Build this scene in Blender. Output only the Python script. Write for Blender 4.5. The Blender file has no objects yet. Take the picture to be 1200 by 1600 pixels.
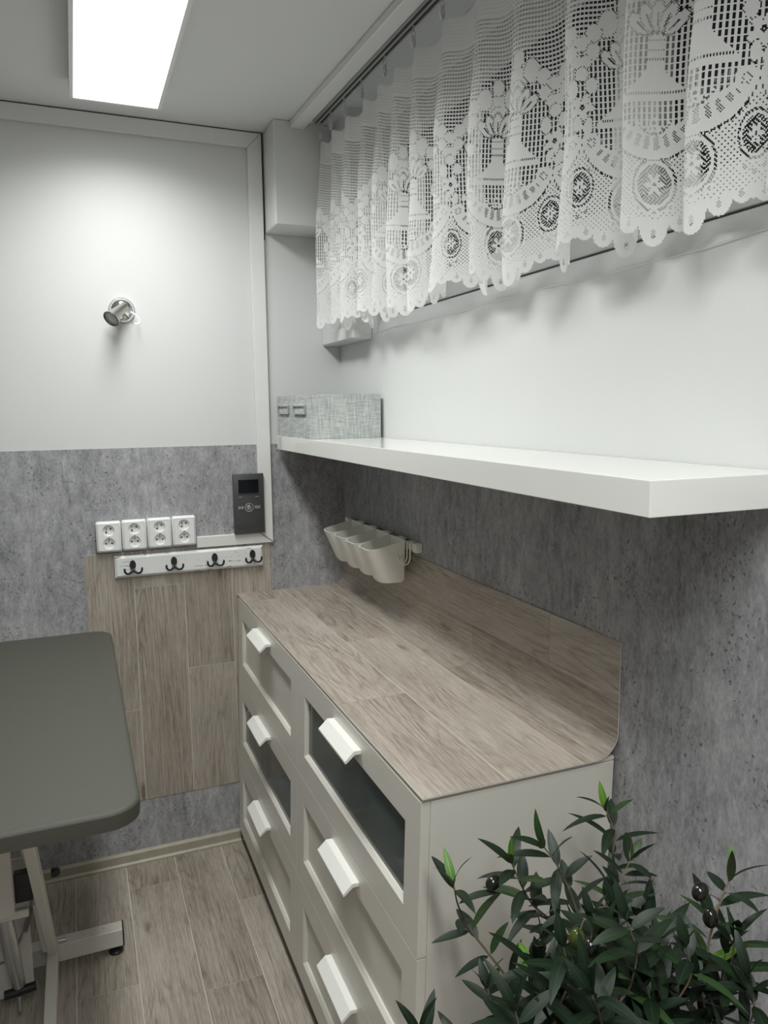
import bpy, bmesh, math, random
import numpy as np
from mathutils import Vector, Matrix

random.seed(7)
PI = math.pi
scene = bpy.context.scene
C = scene.collection

# ------------------------------------------------------------------ camera
CAM = np.array([-0.9273, -2.7009, 1.6181])
YAW, PITCH, ROLL, FPX = 0.3852, -0.1366, -0.0106, 1184.77
def cam_axes():
    cy, sy, cp, sp = math.cos(YAW), math.sin(YAW), math.cos(PITCH), math.sin(PITCH)
    f = np.array([sy*cp, cy*cp, sp]); r = np.array([cy, -sy, 0.0]); u = np.cross(r, f)
    cr, sr = math.cos(ROLL), math.sin(ROLL)
    return cr*r + sr*u, -sr*r + cr*u, f
_R, _U, _F = cam_axes()
cam_data = bpy.data.cameras.new('camera')
cam = bpy.data.objects.new('camera', cam_data); C.objects.link(cam)
cam_data.sensor_fit = 'VERTICAL'; cam_data.sensor_height = 36.0
cam_data.lens = FPX / 1600 * 36.0
cam_data.clip_start = 0.02
cam.matrix_world = Matrix(((_R[0], _U[0], -_F[0], CAM[0]), (_R[1], _U[1], -_F[1], CAM[1]), (_R[2], _U[2], -_F[2], CAM[2]), (0, 0, 0, 1)))
scene.camera = cam

# ------------------------------------------------------------------ world, exposure
world = bpy.data.worlds.new('night'); scene.world = world
world.use_nodes = True
world.node_tree.nodes['Background'].inputs[0].default_value = (0.01, 0.012, 0.014, 1)
world.node_tree.nodes['Background'].inputs[1].default_value = 1.0
scene.view_settings.view_transform = 'Standard'
scene.view_settings.look = 'None'
scene.view_settings.gamma = 1.0
scene.view_settings.use_curve_mapping = False
scene.view_settings.exposure = 0.38
LAMP_STRENGTH = 3.0     # glow of the diffuser face itself
LAMP_WATTS = 10.5
LAMP_SPREAD = 152.0
LAMP_COLOR = (0.98, 1.0, 0.975, 1)

def at(px, py, axis, val):
    d = _R*((px-600)/FPX) - _U*((py-800)/FPX) + _F
    i = 'xyz'.index(axis)
    return Vector(CAM + d*((val-CAM[i])/d[i]))

# ------------------------------------------------------------------ node materials
class NT:
    def __init__(self, name):
        self.m = bpy.data.materials.new(name); self.m.use_nodes = True
        self.t = self.m.node_tree; self.t.nodes.clear()
        self.out = self.n('ShaderNodeOutputMaterial')
    def n(self, typ, **kw):
        nd = self.t.nodes.new(typ)
        for k, v in kw.items():
            setattr(nd, k, v)
        return nd
    def l(self, a, b): self.t.links.new(a, b)
    def inp(self, nd, vals):
        for k, v in vals.items():
            if hasattr(v, 'is_linked') or isinstance(v, bpy.types.NodeSocket): self.l(v, nd.inputs[k])
            else: nd.inputs[k].default_value = v
        return nd
    def math(self, op, a, b=0.0, c=0.0, clamp=False):
        nd = self.n('ShaderNodeMath', operation=op, use_clamp=clamp)
        self.inp(nd, {0: a, 1: b, 2: c}); return nd.outputs[0]
    def vmath(self, op, a, b):
        nd = self.n('ShaderNodeVectorMath', operation=op); self.inp(nd, {0: a, 1: b}); return nd.outputs[0]
    def noise(self, vec, scale, detail=4.0, rough=0.55, dist=0.0):
        nd = self.n('ShaderNodeTexNoise'); self.inp(nd, {'Vector': vec, 'Scale': scale, 'Detail': detail, 'Roughness': rough, 'Distortion': dist}); return nd.outputs[0]
    def ramp(self, fac, stops):
        nd = self.n('ShaderNodeValToRGB'); e = nd.color_ramp.elements
        while len(e) < len(stops): e.new(0.5)
        for el, (p, c) in zip(e, stops):
            el.position = p; el.color = c if len(c) == 4 else (*c, 1)
        self.l(fac, nd.inputs[0]); return nd.outputs[0]
    def mix(self, fac, a, b, blend='MIX'):
        nd = self.n('ShaderNodeMix', data_type='RGBA', blend_type=blend)
        self.inp(nd, {0: fac, 6: a, 7: b}); return nd.outputs[2]
    def bump(self, h, strength=0.2, dist=0.002):
        nd = self.n('ShaderNodeBump'); self.inp(nd, {'Height': h, 'Strength': strength, 'Distance': dist}); return nd.outputs[0]
    def coord(self, kind='Object'):
        return self.n('ShaderNodeTexCoord').outputs[kind]
    def scaled(self, vec, s):
        nd = self.n('ShaderNodeMapping'); self.l(vec, nd.inputs[0]); nd.inputs['Scale'].default_value = s; return nd.outputs[0]
    def principled(self, **kw):
        nd = self.n('ShaderNodeBsdfPrincipled')
        self.inp(nd, {k.replace('_', ' '): v for k, v in kw.items()})
        self.l(nd.outputs[0], self.out.inputs[0]); return nd
def rgb(r, g, b): return (r, g, b, 1.0)
MATS = {}
def plain(name, col, rough=0.5, metal=0.0, noise=0.04, scale=30.0, bump=0.0, coat=0.0):
    t = NT(name); co = t.coord()
    n = t.noise(co, scale, 3.0)
    dark = tuple(c*(1-noise) for c in col[:3])+(1,); light = tuple(min(1, c*(1+noise)) for c in col[:3])+(1,)
    base = t.mix(n, dark, light)
    kw = dict(Base_Color=base, Roughness=rough, Metallic=metal)
    p = t.principled(**kw)
    if coat: p.inputs['Coat Weight'].default_value = coat
    if bump: t.l(t.bump(n, bump, 0.001), p.inputs['Normal'])
    MATS[name] = t.m; return t.m

def mat_paint():
    t = NT('white_paint'); co = t.coord()
    big = t.noise(co, 2.2, 3.0); mid = t.noise(co, 28.0, 4.0, 0.6); fine = t.noise(co, 160.0, 3.0, 0.6)
    base = t.mix(big, rgb(0.665, 0.675, 0.668), rgb(0.710, 0.718, 0.711))
    h = t.math('ADD', t.math('MULTIPLY', mid, 0.7), t.math('MULTIPLY', fine, 0.35))
    p = t.principled(Base_Color=base, Roughness=0.62); t.l(t.bump(h, 0.22, 0.002), p.inputs['Normal'])
    MATS['paint'] = t.m
def mat_concrete():
    t = NT('concrete_wallpaper'); co = t.coord()
    st = t.scaled(co, (1.0, 1.0, 0.40))
    big = t.noise(st, 5.0, 4.0, 0.6, 0.3); mid = t.noise(st, 40.0, 6.0, 0.72, 0.3); fine = t.noise(t.scaled(co, (1, 1, 0.45)), 190.0, 4.0, 0.75)
    v = t.math('ADD', t.math('MULTIPLY', big, 0.28), t.math('ADD', t.math('MULTIPLY', mid, 0.42), t.math('MULTIPLY', fine, 0.30)))
    base = t.ramp(v, [(0.37, (0.150, 0.149, 0.158)), (0.46, (0.285, 0.285, 0.299)), (0.53, (0.372, 0.373, 0.388)), (0.63, (0.53, 0.532, 0.545))])
    # cast pits: small dark specks gathered in loose clusters
    pit = t.noise(t.scaled(co, (1, 1, 0.8)), 150.0, 2.0, 0.5); clus = t.noise(co, 9.0, 2.0)
    pm = t.math('MULTIPLY', t.math('GREATER_THAN', pit, 0.64), t.math('GREATER_THAN', clus, 0.53))
    base = t.mix(t.math('MULTIPLY', pm, 0.75), base, rgb(0.075, 0.075, 0.085))
    # short light scratches
    sc = t.noise(t.scaled(co, (1, 1, 0.12)), 170.0, 2.0, 0.5)
    base = t.mix(t.math('MULTIPLY', t.math('GREATER_THAN', sc, 0.70), 0.18), base, rgb(0.50, 0.505, 0.52))
    p = t.principled(Base_Color=base, Roughness=0.55); t.l(t.bump(t.math('ADD', mid, fine), 0.10, 0.001), p.inputs['Normal'])
    MATS['concrete'] = t.m
def mat_wood(name='oak_vinyl', tint=(1, 1, 1), rough=0.42):
    t = NT(name)
    uv = t.n('ShaderNodeUVMap', uv_map='UVMap').outputs[0]
    rnd = t.n('ShaderNodeObjectInfo').outputs['Random']
    off = t.n('ShaderNodeCombineXYZ'); t.inp(off, {0: t.math('MULTIPLY', rnd, 37.0), 1: t.math('MULTIPLY', rnd, 91.0), 2: t.math('MULTIPLY', rnd, 13.0)})
    co = t.vmath('ADD', uv, off.outputs[0])
    low = t.noise(t.scaled(co, (1.1, 8.5, 1)), 1.0, 2.0, 0.45, 0.25)
    rings = t.math('SINE', t.math('ADD', t.math('MULTIPLY', low, 62.0), t.math('MULTIPLY', t.noise(t.scaled(co, (10.0, 60.0, 1)), 1.0, 3.0), 1.6)))
    rings = t.math('SUBTRACT', 1.0, t.math('POWER', t.math('ABSOLUTE', rings), 0.55))
    grain = t.noise(t.scaled(co, (6.0, 170.0, 1)), 1.0, 5.0, 0.7)
    pores = t.noise(t.scaled(co, (30.0, 520.0, 1)), 1.0, 3.0, 0.6)
    cloud = t.noise(t.scaled(co, (2.2, 7.0, 1)), 1.0, 4.0, 0.6)
    rmask = t.ramp(t.noise(t.scaled(co, (2.0, 5.0, 1.0)), 1.0, 2.0), [(0.40, (0, 0, 0)), (0.60, (1, 1, 1))])
    rings = t.math('MULTIPLY', rings, rmask)
    v = t.math('ADD', t.math('MULTIPLY', rings, -0.125), t.math('ADD', t.math('MULTIPLY', grain, 0.50), t.math('ADD', t.math('MULTIPLY', pores, 0.34), t.math('MULTIPLY', cloud, 0.28))))
    v = t.math('ADD', v, t.math('MULTIPLY', t.math('SUBTRACT', rnd, 0.5), 0.10))
    k = lambda c: tuple(a*b for a, b in zip(c, tint))
    base = t.ramp(v, [(0.38, k((0.195, 0.160, 0.128))), (0.50, k((0.330, 0.287, 0.240))), (0.60, k((0.430, 0.382, 0.330))), (0.74, k((0.565, 0.515, 0.460)))])
    vor = t.n('ShaderNodeTexVoronoi', feature='F1'); t.inp(vor, {'Vector': t.scaled(co, (2.6, 8.5, 1)), 'Scale': 1.0, 'Randomness': 1.0})
    kd = t.math('MULTIPLY_ADD', t.noise(t.scaled(co, (30, 60, 1)), 1.0, 2.0), 0.10, vor.outputs['Distance'])
    km = t.ramp(kd, [(0.09, (1, 1, 1)), (0.17, (0, 0, 0))])
    base = t.mix(t.math('MULTIPLY', km, 0.62), base, rgb(0.075, 0.055, 0.04))
    p = t.principled(Base_Color=base, Roughness=rough); t.l(t.bump(grain, 0.10, 0.0006), p.inputs['Normal'])
    MATS[name] = t.m
def mat_linen():
    t = NT('grey_linen'); co = t.coord()
    a = t.noise(t.scaled(co, (22, 22, 380)), 1.0, 2.0, 0.6); b = t.noise(t.scaled(co, (380, 380, 22)), 1.0, 2.0, 0.6)
    v = t.math('ADD', t.math('MULTIPLY', a, 0.5), t.math('MULTIPLY', b, 0.5))
    base = t.ramp(v, [(0.36, (0.29, 0.305, 0.305)), (0.5, (0.46, 0.48, 0.475)), (0.64, (0.64, 0.66, 0.65))])
    p = t.principled(Base_Color=base, Roughness=0.85); t.l(t.bump(v, 0.4, 0.001), p.inputs['Normal'])
    MATS['linen'] = t.m
def mat_lace():
    t = NT('white_lace'); co = t.coord()
    n = t.noise(co, 260.0, 2.0)
    col = t.mix(n, rgb(0.87, 0.875, 0.86), rgb(0.93, 0.93, 0.92))
    d = t.n('ShaderNodeBsdfDiffuse'); t.l(col, d.inputs[0])
    tr = t.n('ShaderNodeBsdfTranslucent'); t.l(col, tr.inputs[0])
    tp = t.n('ShaderNodeBsdfTransparent')
    m1 = t.n('ShaderNodeMixShader'); t.inp(m1, {0: 0.30, 1: d.outputs[0], 2: tr.outputs[0]})
    m2 = t.n('ShaderNodeMixShader'); t.inp(m2, {0: 0.05, 1: m1.outputs[0], 2: tp.outputs[0]})
    t.l(m2.outputs[0], t.out.inputs[0]); MATS['lace'] = t.m
def mat_glass(name, tint, transp, rough=0.03, ior=1.5):
    t = NT(name); co = t.coord()
    fr = t.n('ShaderNodeFresnel'); fr.inputs[0].default_value = ior
    n = t.noise(co, 3.0, 2.0)
    tp = t.n('ShaderNodeBsdfTransparent'); tp.inputs[0].default_value = (*transp, 1)
    df = t.n('ShaderNodeBsdfDiffuse'); t.l(t.mix(n, rgb(*tint), rgb(*[c*1.1 for c in tint])), df.inputs[0])
    g = t.n('ShaderNodeBsdfGlossy'); g.inputs['Roughness'].default_value = rough; g.inputs[0].default_value = (0.9, 0.9, 0.9, 1)
    m0 = t.n('ShaderNodeMixShader'); t.inp(m0, {0: 0.45 if ior < 1.4 else 0.22, 1: df.outputs[0], 2: tp.outputs[0]})
    m1 = t.n('ShaderNodeMixShader'); t.inp(m1, {0: fr.outputs[0], 1: m0.outputs[0], 2: g.outputs[0]})
    t.l(m1.outputs[0], t.out.inputs[0]); MATS[name] = t.m
def mat_lamp():
    t = NT('lamp_diffuser')
    e = t.n('ShaderNodeEmission'); e.inputs[0].default_value = LAMP_COLOR; e.inputs[1].default_value = LAMP_STRENGTH
    t.l(e.outputs[0], t.out.inputs[0]); MATS['diffuser'] = t.m
def mat_distressed():
    t = NT('distressed_white'); co = t.coord()
    n = t.noise(t.scaled(co, (14, 60, 150)), 1.0, 3.0, 0.6); m = t.noise(co, 11.0, 2.0)
    f = t.math('MULTIPLY', t.math('GREATER_THAN', n, 0.615), t.math('GREATER_THAN', m, 0.50))
    base = t.mix(f, rgb(0.80, 0.81, 0.80), rgb(0.16, 0.14, 0.12))
    t.principled(Base_Color=base, Roughness=0.45); MATS['distressed'] = t.m
def mat_leaf(name, c0, c1, under):
    t = NT(name)
    uv = t.n('ShaderNodeUVMap', uv_map='UVMap').outputs[0]
    sep = t.n('ShaderNodeSeparateXYZ'); t.l(uv, sep.inputs[0])
    rnd = t.n('ShaderNodeObjectInfo').outputs['Random']
    rib = t.math('LESS_THAN', t.math('ABSOLUTE', sep.outputs[1]), 0.05)
    base = t.mix(rnd, rgb(*c0), rgb(*c1))
    base = t.mix(t.math('MULTIPLY', rib, 0.35), base, rgb(*[min(1, c*2.2) for c in c1]))
    geo = t.n('ShaderNodeNewGeometry')
    base = t.mix(geo.outputs['Backfacing'], base, rgb(*under))
    t.principled(Base_Color=base, Roughness=0.45, Specular_IOR_Level=0.35); MATS[name] = t.m

mat_paint(); mat_concrete(); mat_wood('wood'); mat_wood('wood_dark', (0.93, 0.92, 0.92)); mat_linen(); mat_lace(); mat_lamp(); mat_distressed()
mat_glass('window_glass', (0.050, 0.056, 0.054), (0.5, 0.52, 0.52), 0.03, 1.2)
mat_glass('drawer_glass', (0.115, 0.140, 0.134), (0.35, 0.40, 0.38), 0.08)
plain('ceiling_paint', rgb(0.73, 0.74, 0.745), 0.75, noise=0.02, scale=3, bump=0.02)
plain('seam', rgb(0.74, 0.70, 0.63), 0.6)
plain('lacquer', rgb(0.71, 0.688, 0.622), 0.33, noise=0.01)
plain('trim_white', rgb(0.78, 0.785, 0.765), 0.4, noise=0.02)
plain('shelf_gloss', rgb(0.78, 0.785, 0.75), 0.10, noise=0.01)
plain('handle_white', rgb(0.86, 0.855, 0.815), 0.35, noise=0.01)
plain('cup_white', rgb(0.87, 0.86, 0.80), 0.38, noise=0.01)
plain('socket_white', rgb(0.86, 0.865, 0.86), 0.25, noise=0.01)
plain('black', rgb(0.012, 0.012, 0.013), 0.4)
plain('gap_black', rgb(0.02, 0.02, 0.02), 0.8)
plain('iron', rgb(0.018, 0.018, 0.02), 0.5, bump=0.2, scale=200)
plain('intercom_grey', rgb(0.075, 0.078, 0.078), 0.38, metal=0.25, noise=0.02)
plain('screen', rgb(0.004, 0.005, 0.007), 0.06)
plain('silver', rgb(0.55, 0.56, 0.56), 0.3, metal=0.9)
plain('chrome', rgb(0.80, 0.81, 0.81), 0.08, metal=1.0, noise=0.01)
plain('brushed', rgb(0.50, 0.49, 0.46), 0.28, metal=1.0)
plain('aluminium', rgb(0.72, 0.73, 0.72), 0.4, metal=0.8)
plain('track_slot', rgb(0.05, 0.052, 0.05), 0.6)
plain('lens', rgb(0.55, 0.56, 0.58), 0.25)
plain('table_top', rgb(0.072, 0.072, 0.056), 0.62, noise=0.12, scale=220, bump=0.35)
plain('table_edge', rgb(0.060, 0.063, 0.052), 0.6, noise=0.08, scale=120)
plain('frame_white', rgb(0.66, 0.64, 0.59), 0.35, noise=0.02)
plain('plate_cream', rgb(0.72, 0.67, 0.61), 0.4, noise=0.02)
plain('cable', rgb(0.22, 0.21, 0.20), 0.5)
plain('base_wood', rgb(0.40, 0.37, 0.29), 0.45, noise=0.22, scale=26)
plain('pvc', rgb(0.56, 0.575, 0.565), 0.35, noise=0.01)
plain('well', rgb(0.10, 0.10, 0.10), 0.9)
plain('bark', rgb(0.17, 0.14, 0.085), 0.8, noise=0.3, scale=90, bump=0.4)
plain('pot', rgb(0.12, 0.12, 0.12), 0.6)
plain('soil', rgb(0.03, 0.022, 0.015), 0.95, noise=0.4, scale=120, bump=0.8)
plain('olive_black', rgb(0.012, 0.012, 0.010), 0.16, noise=0.3)
plain('olive_green', rgb(0.050, 0.070, 0.012), 0.2, noise=0.5, scale=60)
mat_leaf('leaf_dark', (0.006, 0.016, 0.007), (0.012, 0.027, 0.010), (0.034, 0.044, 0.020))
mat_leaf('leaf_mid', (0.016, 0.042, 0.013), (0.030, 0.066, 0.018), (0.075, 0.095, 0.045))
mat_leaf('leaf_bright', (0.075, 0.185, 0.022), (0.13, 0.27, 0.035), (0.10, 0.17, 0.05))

# ------------------------------------------------------------------ mesh helpers
def box(bm, x0, x1, y0, y1, z0, z1, bev=0.0, seg=2):
    x0, x1 = min(x0, x1), max(x0, x1); y0, y1 = min(y0, y1), max(y0, y1); z0, z1 = min(z0, z1), max(z0, z1)
    tmp = bmesh.new()
    bmesh.ops.create_cube(tmp, size=1.0)
    for v in tmp.verts:
        v.co = Vector(((x0+x1)/2+v.co.x*(x1-x0), (y0+y1)/2+v.co.y*(y1-y0), (z0+z1)/2+v.co.z*(z1-z0)))
    if bev: bmesh.ops.bevel(tmp, geom=list(tmp.edges), offset=bev, segments=seg, affect='EDGES', profile=0.5)
    merge(bm, tmp); return bm
def merge(bm, tmp, M=None):
    if M is not None: bmesh.ops.transform(tmp, matrix=M, verts=list(tmp.verts))
    me = bpy.data.meshes.new('tmp'); tmp.to_mesh(me); tmp.free(); bm.from_mesh(me); bpy.data.meshes.remove(me)
def prism(bm, pts, axis, a, b):
    """extrude a polygon: axis 'x' pts=(y,z); 'y' pts=(x,z); 'z' pts=(x,y)"""
    f = {'x': lambda p, t: (t, p[0], p[1]), 'y': lambda p, t: (p[0], t, p[1]), 'z': lambda p, t: (p[0], p[1], t)}[axis]
    A = [bm.verts.new(f(p, a)) for p in pts]; B = [bm.verts.new(f(p, b)) for p in pts]
    n = len(pts); fs = [bm.faces.new(A), bm.faces.new(B)]
    for i in range(n): fs.append(bm.faces.new((A[i], A[(i+1) % n], B[(i+1) % n], B[i])))
    bmesh.ops.recalc_face_normals(bm, faces=fs); return bm
def tube(bm, pts, r, n=8, caps=True):
    pts = [Vector(p) for p in pts]; rr = r if isinstance(r, (list, tuple)) else [r]*len(pts)
    rings = []; up = None
    for i, p in enumerate(pts):
        t = (pts[min(i+1, len(pts)-1)] - pts[max(i-1, 0)]).normalized()
        if up is None: up = t.orthogonal().normalized()
        up = (up - t*up.dot(t)); up = up.normalized() if up.length > 1e-6 else t.orthogonal().normalized()
        s = t.cross(up)
        rings.append([bm.verts.new(p + (up*math.cos(2*PI*k/n) + s*math.sin(2*PI*k/n))*rr[i]) for k in range(n)])
    for a, b in zip(rings, rings[1:]):
        for k in range(n): bm.faces.new((a[k], a[(k+1) % n], b[(k+1) % n], b[k]))
    if caps:
        bm.faces.new(rings[0][::-1]); bm.faces.new(rings[-1])
    return bm
def lathe(bm, prof, n=24, M=None, cap0=True, cap1=True):
    """profile of (radius, height) about local z"""
    tmp = bmesh.new(); rings = []
    for r, h in prof:
        rings.append([tmp.verts.new((r*math.cos(2*PI*k/n), r*math.sin(2*PI*k/n), h)) for k in range(n)])
    for a, b in zip(rings, rings[1:]):
        for k in range(n): tmp.faces.new((a[k], a[(k+1) % n], b[(k+1) % n], b[k]))
    if cap0: tmp.faces.new(rings[0][::-1])
    if cap1: tmp.faces.new(rings[-1])
    bmesh.ops.recalc_face_normals(tmp, faces=list(tmp.faces))
    merge(bm, tmp, M); return bm
def axis_matrix(origin, direction):
    d = Vector(direction).normalized(); q = d.to_track_quat('Z', 'Y')
    return Matrix.Translation(Vector(origin)) @ q.to_matrix().to_4x4()
def rrect(x0, x1, y0, y1, r, n=6):
    pts = []
    for cx, cy, a0 in ((x1-r, y1-r, 0), (x0+r, y1-r, PI/2), (x0+r, y0+r, PI), (x1-r, y0+r, 3*PI/2)):
        for k in range(n+1):
            a = a0 + PI/2*k/n; pts.append((cx+r*math.cos(a), cy+r*math.sin(a)))
    return pts
def wloc(o):
    v = Vector((0, 0, 0))
    while o is not None: v += o.location; o = o.parent
    return v
def finish(me, smooth):
    if smooth:
        me.polygons.foreach_set('use_smooth', [True]*len(me.polygons))
        try: me.set_sharp_from_angle(angle=math.radians(smooth if smooth is not True else 35))
        except Exception: pass
def ob(name, bm, mat, parent=None, smooth=None, warp=None):
    """one mesh object; the bmesh is in world coordinates"""
    if warp:
        for v in bm.verts: v.co = warp(v.co)
    if parent is not None:
        o0 = wloc(parent)
        for v in bm.verts: v.co -= o0
    me = bpy.data.meshes.new(name); bm.to_mesh(me); bm.free()
    me.materials.append(MATS[mat]); finish(me, smooth)
    o = bpy.data.objects.new(name, me); C.objects.link(o)
    if parent is not None: o.parent = parent
    return o
def NB(): return bmesh.new()
def tag(o, label, cat, group=None):
    o['label'] = label; o['category'] = cat
    if group: o['group'] = group
    return o
def struct(o, label=None):
    o['kind'] = 'structure'
    if label: o['label'] = label
    return o
def thing(name, loc, label, cat, group=None):
    o = bpy.data.objects.new(name, None); C.objects.link(o); o.location = loc; o.empty_display_size = 0.05
    return tag(o, label, cat, group)
def grid_piece(name, s0, s1, t0, t1, fn, h, mat, parent, ns=1, along='t'):
    """a thin board: fn(s, t, h) maps sheet coordinates to the world; UV u runs along the board"""
    g = 0.0009; s0 += g; s1 -= g; t0 += g; t1 -= g
    o0 = wloc(parent); V, F, UV = [], [], []
    for i in range(ns+1):
        s = s0+(s1-s0)*i/ns
        for t in (t0, t1):
            V.append(Vector(fn(s, t, h))-o0); UV.append((t, s) if along == 't' else (s, t))
    m = len(V)
    for i in range(ns+1):
        s = s0+(s1-s0)*i/ns
        for t in (t0, t1):
            V.append(Vector(fn(s, t, 0.0))-o0); UV.append((t, s) if along == 't' else (s, t))
    for i in range(ns):
        a = 2*i; F.append((a, a+1, a+3, a+2)); F.append((a, a+2, m+a+2, m+a)); F.append((a+1, m+a+1, m+a+3, a+3))
    F.append((0, m, m+1, 1)); F.append((2*ns, 2*ns+1, m+2*ns+1, m+2*ns))
    me = bpy.data.meshes.new(name); me.from_pydata([tuple(v) for v in V], [], F)
    uvl = me.uv_layers.new(name='UVMap')
    for lp in me.loops: uvl.data[lp.index].uv = UV[lp.vertex_index]
    bm = bmesh.new(); bm.from_mesh(me); bmesh.ops.recalc_face_normals(bm, faces=list(bm.faces)); bm.to_mesh(me); bm.free()
    me.materials.append(MATS[mat])
    if ns > 1: finish(me, 30)
    o = bpy.data.objects.new(name, me); C.objects.link(o); o.parent = parent
    return o

# ------------------------------------------------------------------ the room shell
HC = 2.551            # ceiling
XL, YN = -2.75, -4.3  # left wall, wall behind the camera
ZW = 1.4927           # top of the wallpaper
WY0, WY1, WZ0, WZ1 = -0.372, -2.75, 1.905, 2.47   # window opening in the right wall

b = NB(); box(b, XL-0.1, 0.1, YN-0.1, 0.1, -0.1, -0.0009); floor = struct(ob('floor', b, 'seam'), 'grey-brown oak vinyl floor')
b = NB(); box(b, XL-0.1, 0.1, YN-0.1, 0.1, HC, HC+0.1); struct(ob('ceiling', b, 'ceiling_paint'), 'smooth white ceiling')
b = NB(); box(b, XL, 0.1, 0.0, 0.1, 0, HC); wall_back = struct(ob('wall_back', b, 'paint'), 'white painted end wall')
b = NB(); box(b, XL-0.1, XL, YN-0.1, 0.1, 0, HC); struct(ob('wall_left', b, 'paint'))
b = NB(); box(b, XL, 0.1, YN-0.1, YN, 0, HC); struct(ob('wall_front', b, 'paint'))
b = NB()
box(b, 0, 0.1, YN, 0, 0, WZ0-0.045); box(b, 0, 0.1, YN, 0, WZ1, HC); box(b, 0, 0.1, WY0, 0, WZ0-0.045, WZ1); box(b, 0, 0.1, YN, WY1, WZ0-0.045, WZ1)
# sloped plaster ledge under the window
prism(b, [(0.1, WZ0-0.045), (0.0, WZ0-0.045), (0.002, WZ0-0.040), (0.016, WZ0-0.002), (0.1, WZ0-0.002)], 'y', WY1, WY0)
wall_right = struct(ob('wall_right', b, 'paint'), 'white painted wall with the long window')
# uneven plaster ridge where the ledge meets the wall
b = NB(); pts = []; rs = []
y = WY0+0.02
while y > -2.5:
    pts.append((0.0, y, WZ0-0.045+0.0022*math.sin(y*9)+0.0015*math.sin(y*23+1))); rs.append(0.0022+0.001*math.sin(y*31)); y -= 0.05
tube(b, pts, rs, 6); ob('plaster_ridge', b, 'paint', wall_right, True)

# wallpaper sheets
b = NB(); box(b, XL, -0.0012, -0.0012, 0.0, 0.0, ZW); ob('wallpaper', b, 'concrete', wall_back)
b = NB(); box(b, -0.0012, 0.0, YN, -0.0012, 0.0, ZW); ob('wallpaper', b, 'concrete', wall_right)
b = NB(); box(b, XL, XL+0.0012, YN, -0.0012, 0.0, ZW); ob('wallpaper', b, 'concrete', bpy.data.objects['wall_left'])

# plastered corner blocks
b = NB(); box(b, -0.268, 0.0, -0.155, 0.0, 2.222, HC, 0.003, 1); struct(ob('wall_block_upper', b, 'paint'), 'plastered box under the ceiling in the corner')
b = NB(); box(b, -0.068, 0.0, -0.330, 0.0, 1.843, 2.2215, 0.004, 1); box(b, -0.068, 0.0, -0.330, -0.1555, 2.2215, HC); struct(ob('wall_block_corner', b, 'paint'), 'plastered pier beside the window')

# floor planks
fl = lambda s, t, h: (s, t, -0.0009+h)
joints = {0: [-0.36, -1.55], 1: [-0.72, -1.95], 2: [-0.163, -1.40], 3: [-0.62, -1.8], 4: [-0.25, -1.45], -1: [-0.95, -2.2], -2: [-0.30, -1.5]}
for k in range(-2, 5):
    s1 = -0.515-0.167*(k-1); s0 = s1-0.167
    s1 += 0.167; s0 += 0.167
    ys = [-0.012] + joints[k] + [-2.75]
    # strip k=1 lies between x=-0.682 and x=-0.515, k=2 between -0.849 and -0.682
    s0, s1 = -0.515-0.167*k, -0.515-0.167*(k-1)
    for a, c in zip(ys, ys[1:]): grid_piece('plank', s0, min(s1, -0.002), c, a, fl, 0.0009, 'wood', floor)
# the rest of the floor beyond and behind, same boards
for k in list(range(5, 13)):
    s0, s1 = -0.515-0.167*k, -0.515-0.167*(k-1)
    for a, c in ((-0.012, -1.1-0.37*(k % 3)), (-1.1-0.37*(k % 3), -2.75)): grid_piece('plank', s0, s1, c, a, fl, 0.0009, 'wood', floor)
for k in range(-2, 13):
    s0, s1 = -0.515-0.167*k, -0.515-0.167*(k-1)
    grid_piece('plank', s0, min(s1, -0.002), YN+0.01, -2.75, fl, 0.0009, 'wood', floor)

# baseboard along the end wall
b = NB(); prism(b, [(-0.0015, 0.0), (-0.020, 0.0), (-0.020, 0.006), (-0.013, 0.012), (-0.013, 0.040), (-0.008, 0.046), (-0.0015, 0.047)], 'x', XL, -0.435)
struct(ob('baseboard_back', b, 'base_wood'), 'pale wood skirting along the end wall')

# white casing strips framing the end wall panel
tr = bpy.data.objects.new('trim_1', None); C.objects.link(tr); tr.location = (-0.3, 0, 1.13); struct(tr, 'white casing strips framing the end wall')
XT, TI, TT, ZT, ZTI = -0.2755, -0.3245, HC-0.0035, 1.1355, 1.1745
def casing(pts, th=0.015):
    bm = NB(); prism(bm, pts, 'y', -0.0015, -th); bmesh.ops.bevel(bm, geom=[e for e in bm.edges if all(abs(v.co.y+th) < 1e-5 for v in e.verts)], offset=0.0018, segments=1, affect='EDGES'); return bm
ob('casing_strip', casing([(XT, TT), (XT, ZT+0.001), (TI, ZTI+0.001), (TI, 2.4985)]), 'trim_white', tr)
ob('casing_strip', casing([(XT-0.001, TT), (TI-0.001, 2.4985), (XL+0.01, 2.4985), (XL+0.01, TT)]), 'trim_white', tr)
ob('casing_strip', casing([(XT-0.002, ZT), (-0.5500, ZT), (-0.5500, ZTI), (TI-0.002, ZTI)]), 'trim_white', tr)
# open dark joint between casing, ceiling and corner
b = NB(); box(b, XL+0.01, XT, -0.0115, -0.0015, TT, HC-0.0002); box(b, XT, XT+0.0045, -0.010, -0.0015, 2.20, HC-0.0002); box(b, XT, XT+0.002, -0.006, -0.0015, ZT, 2.20); ob('joint_gap', b, 'gap_black', tr)

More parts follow.
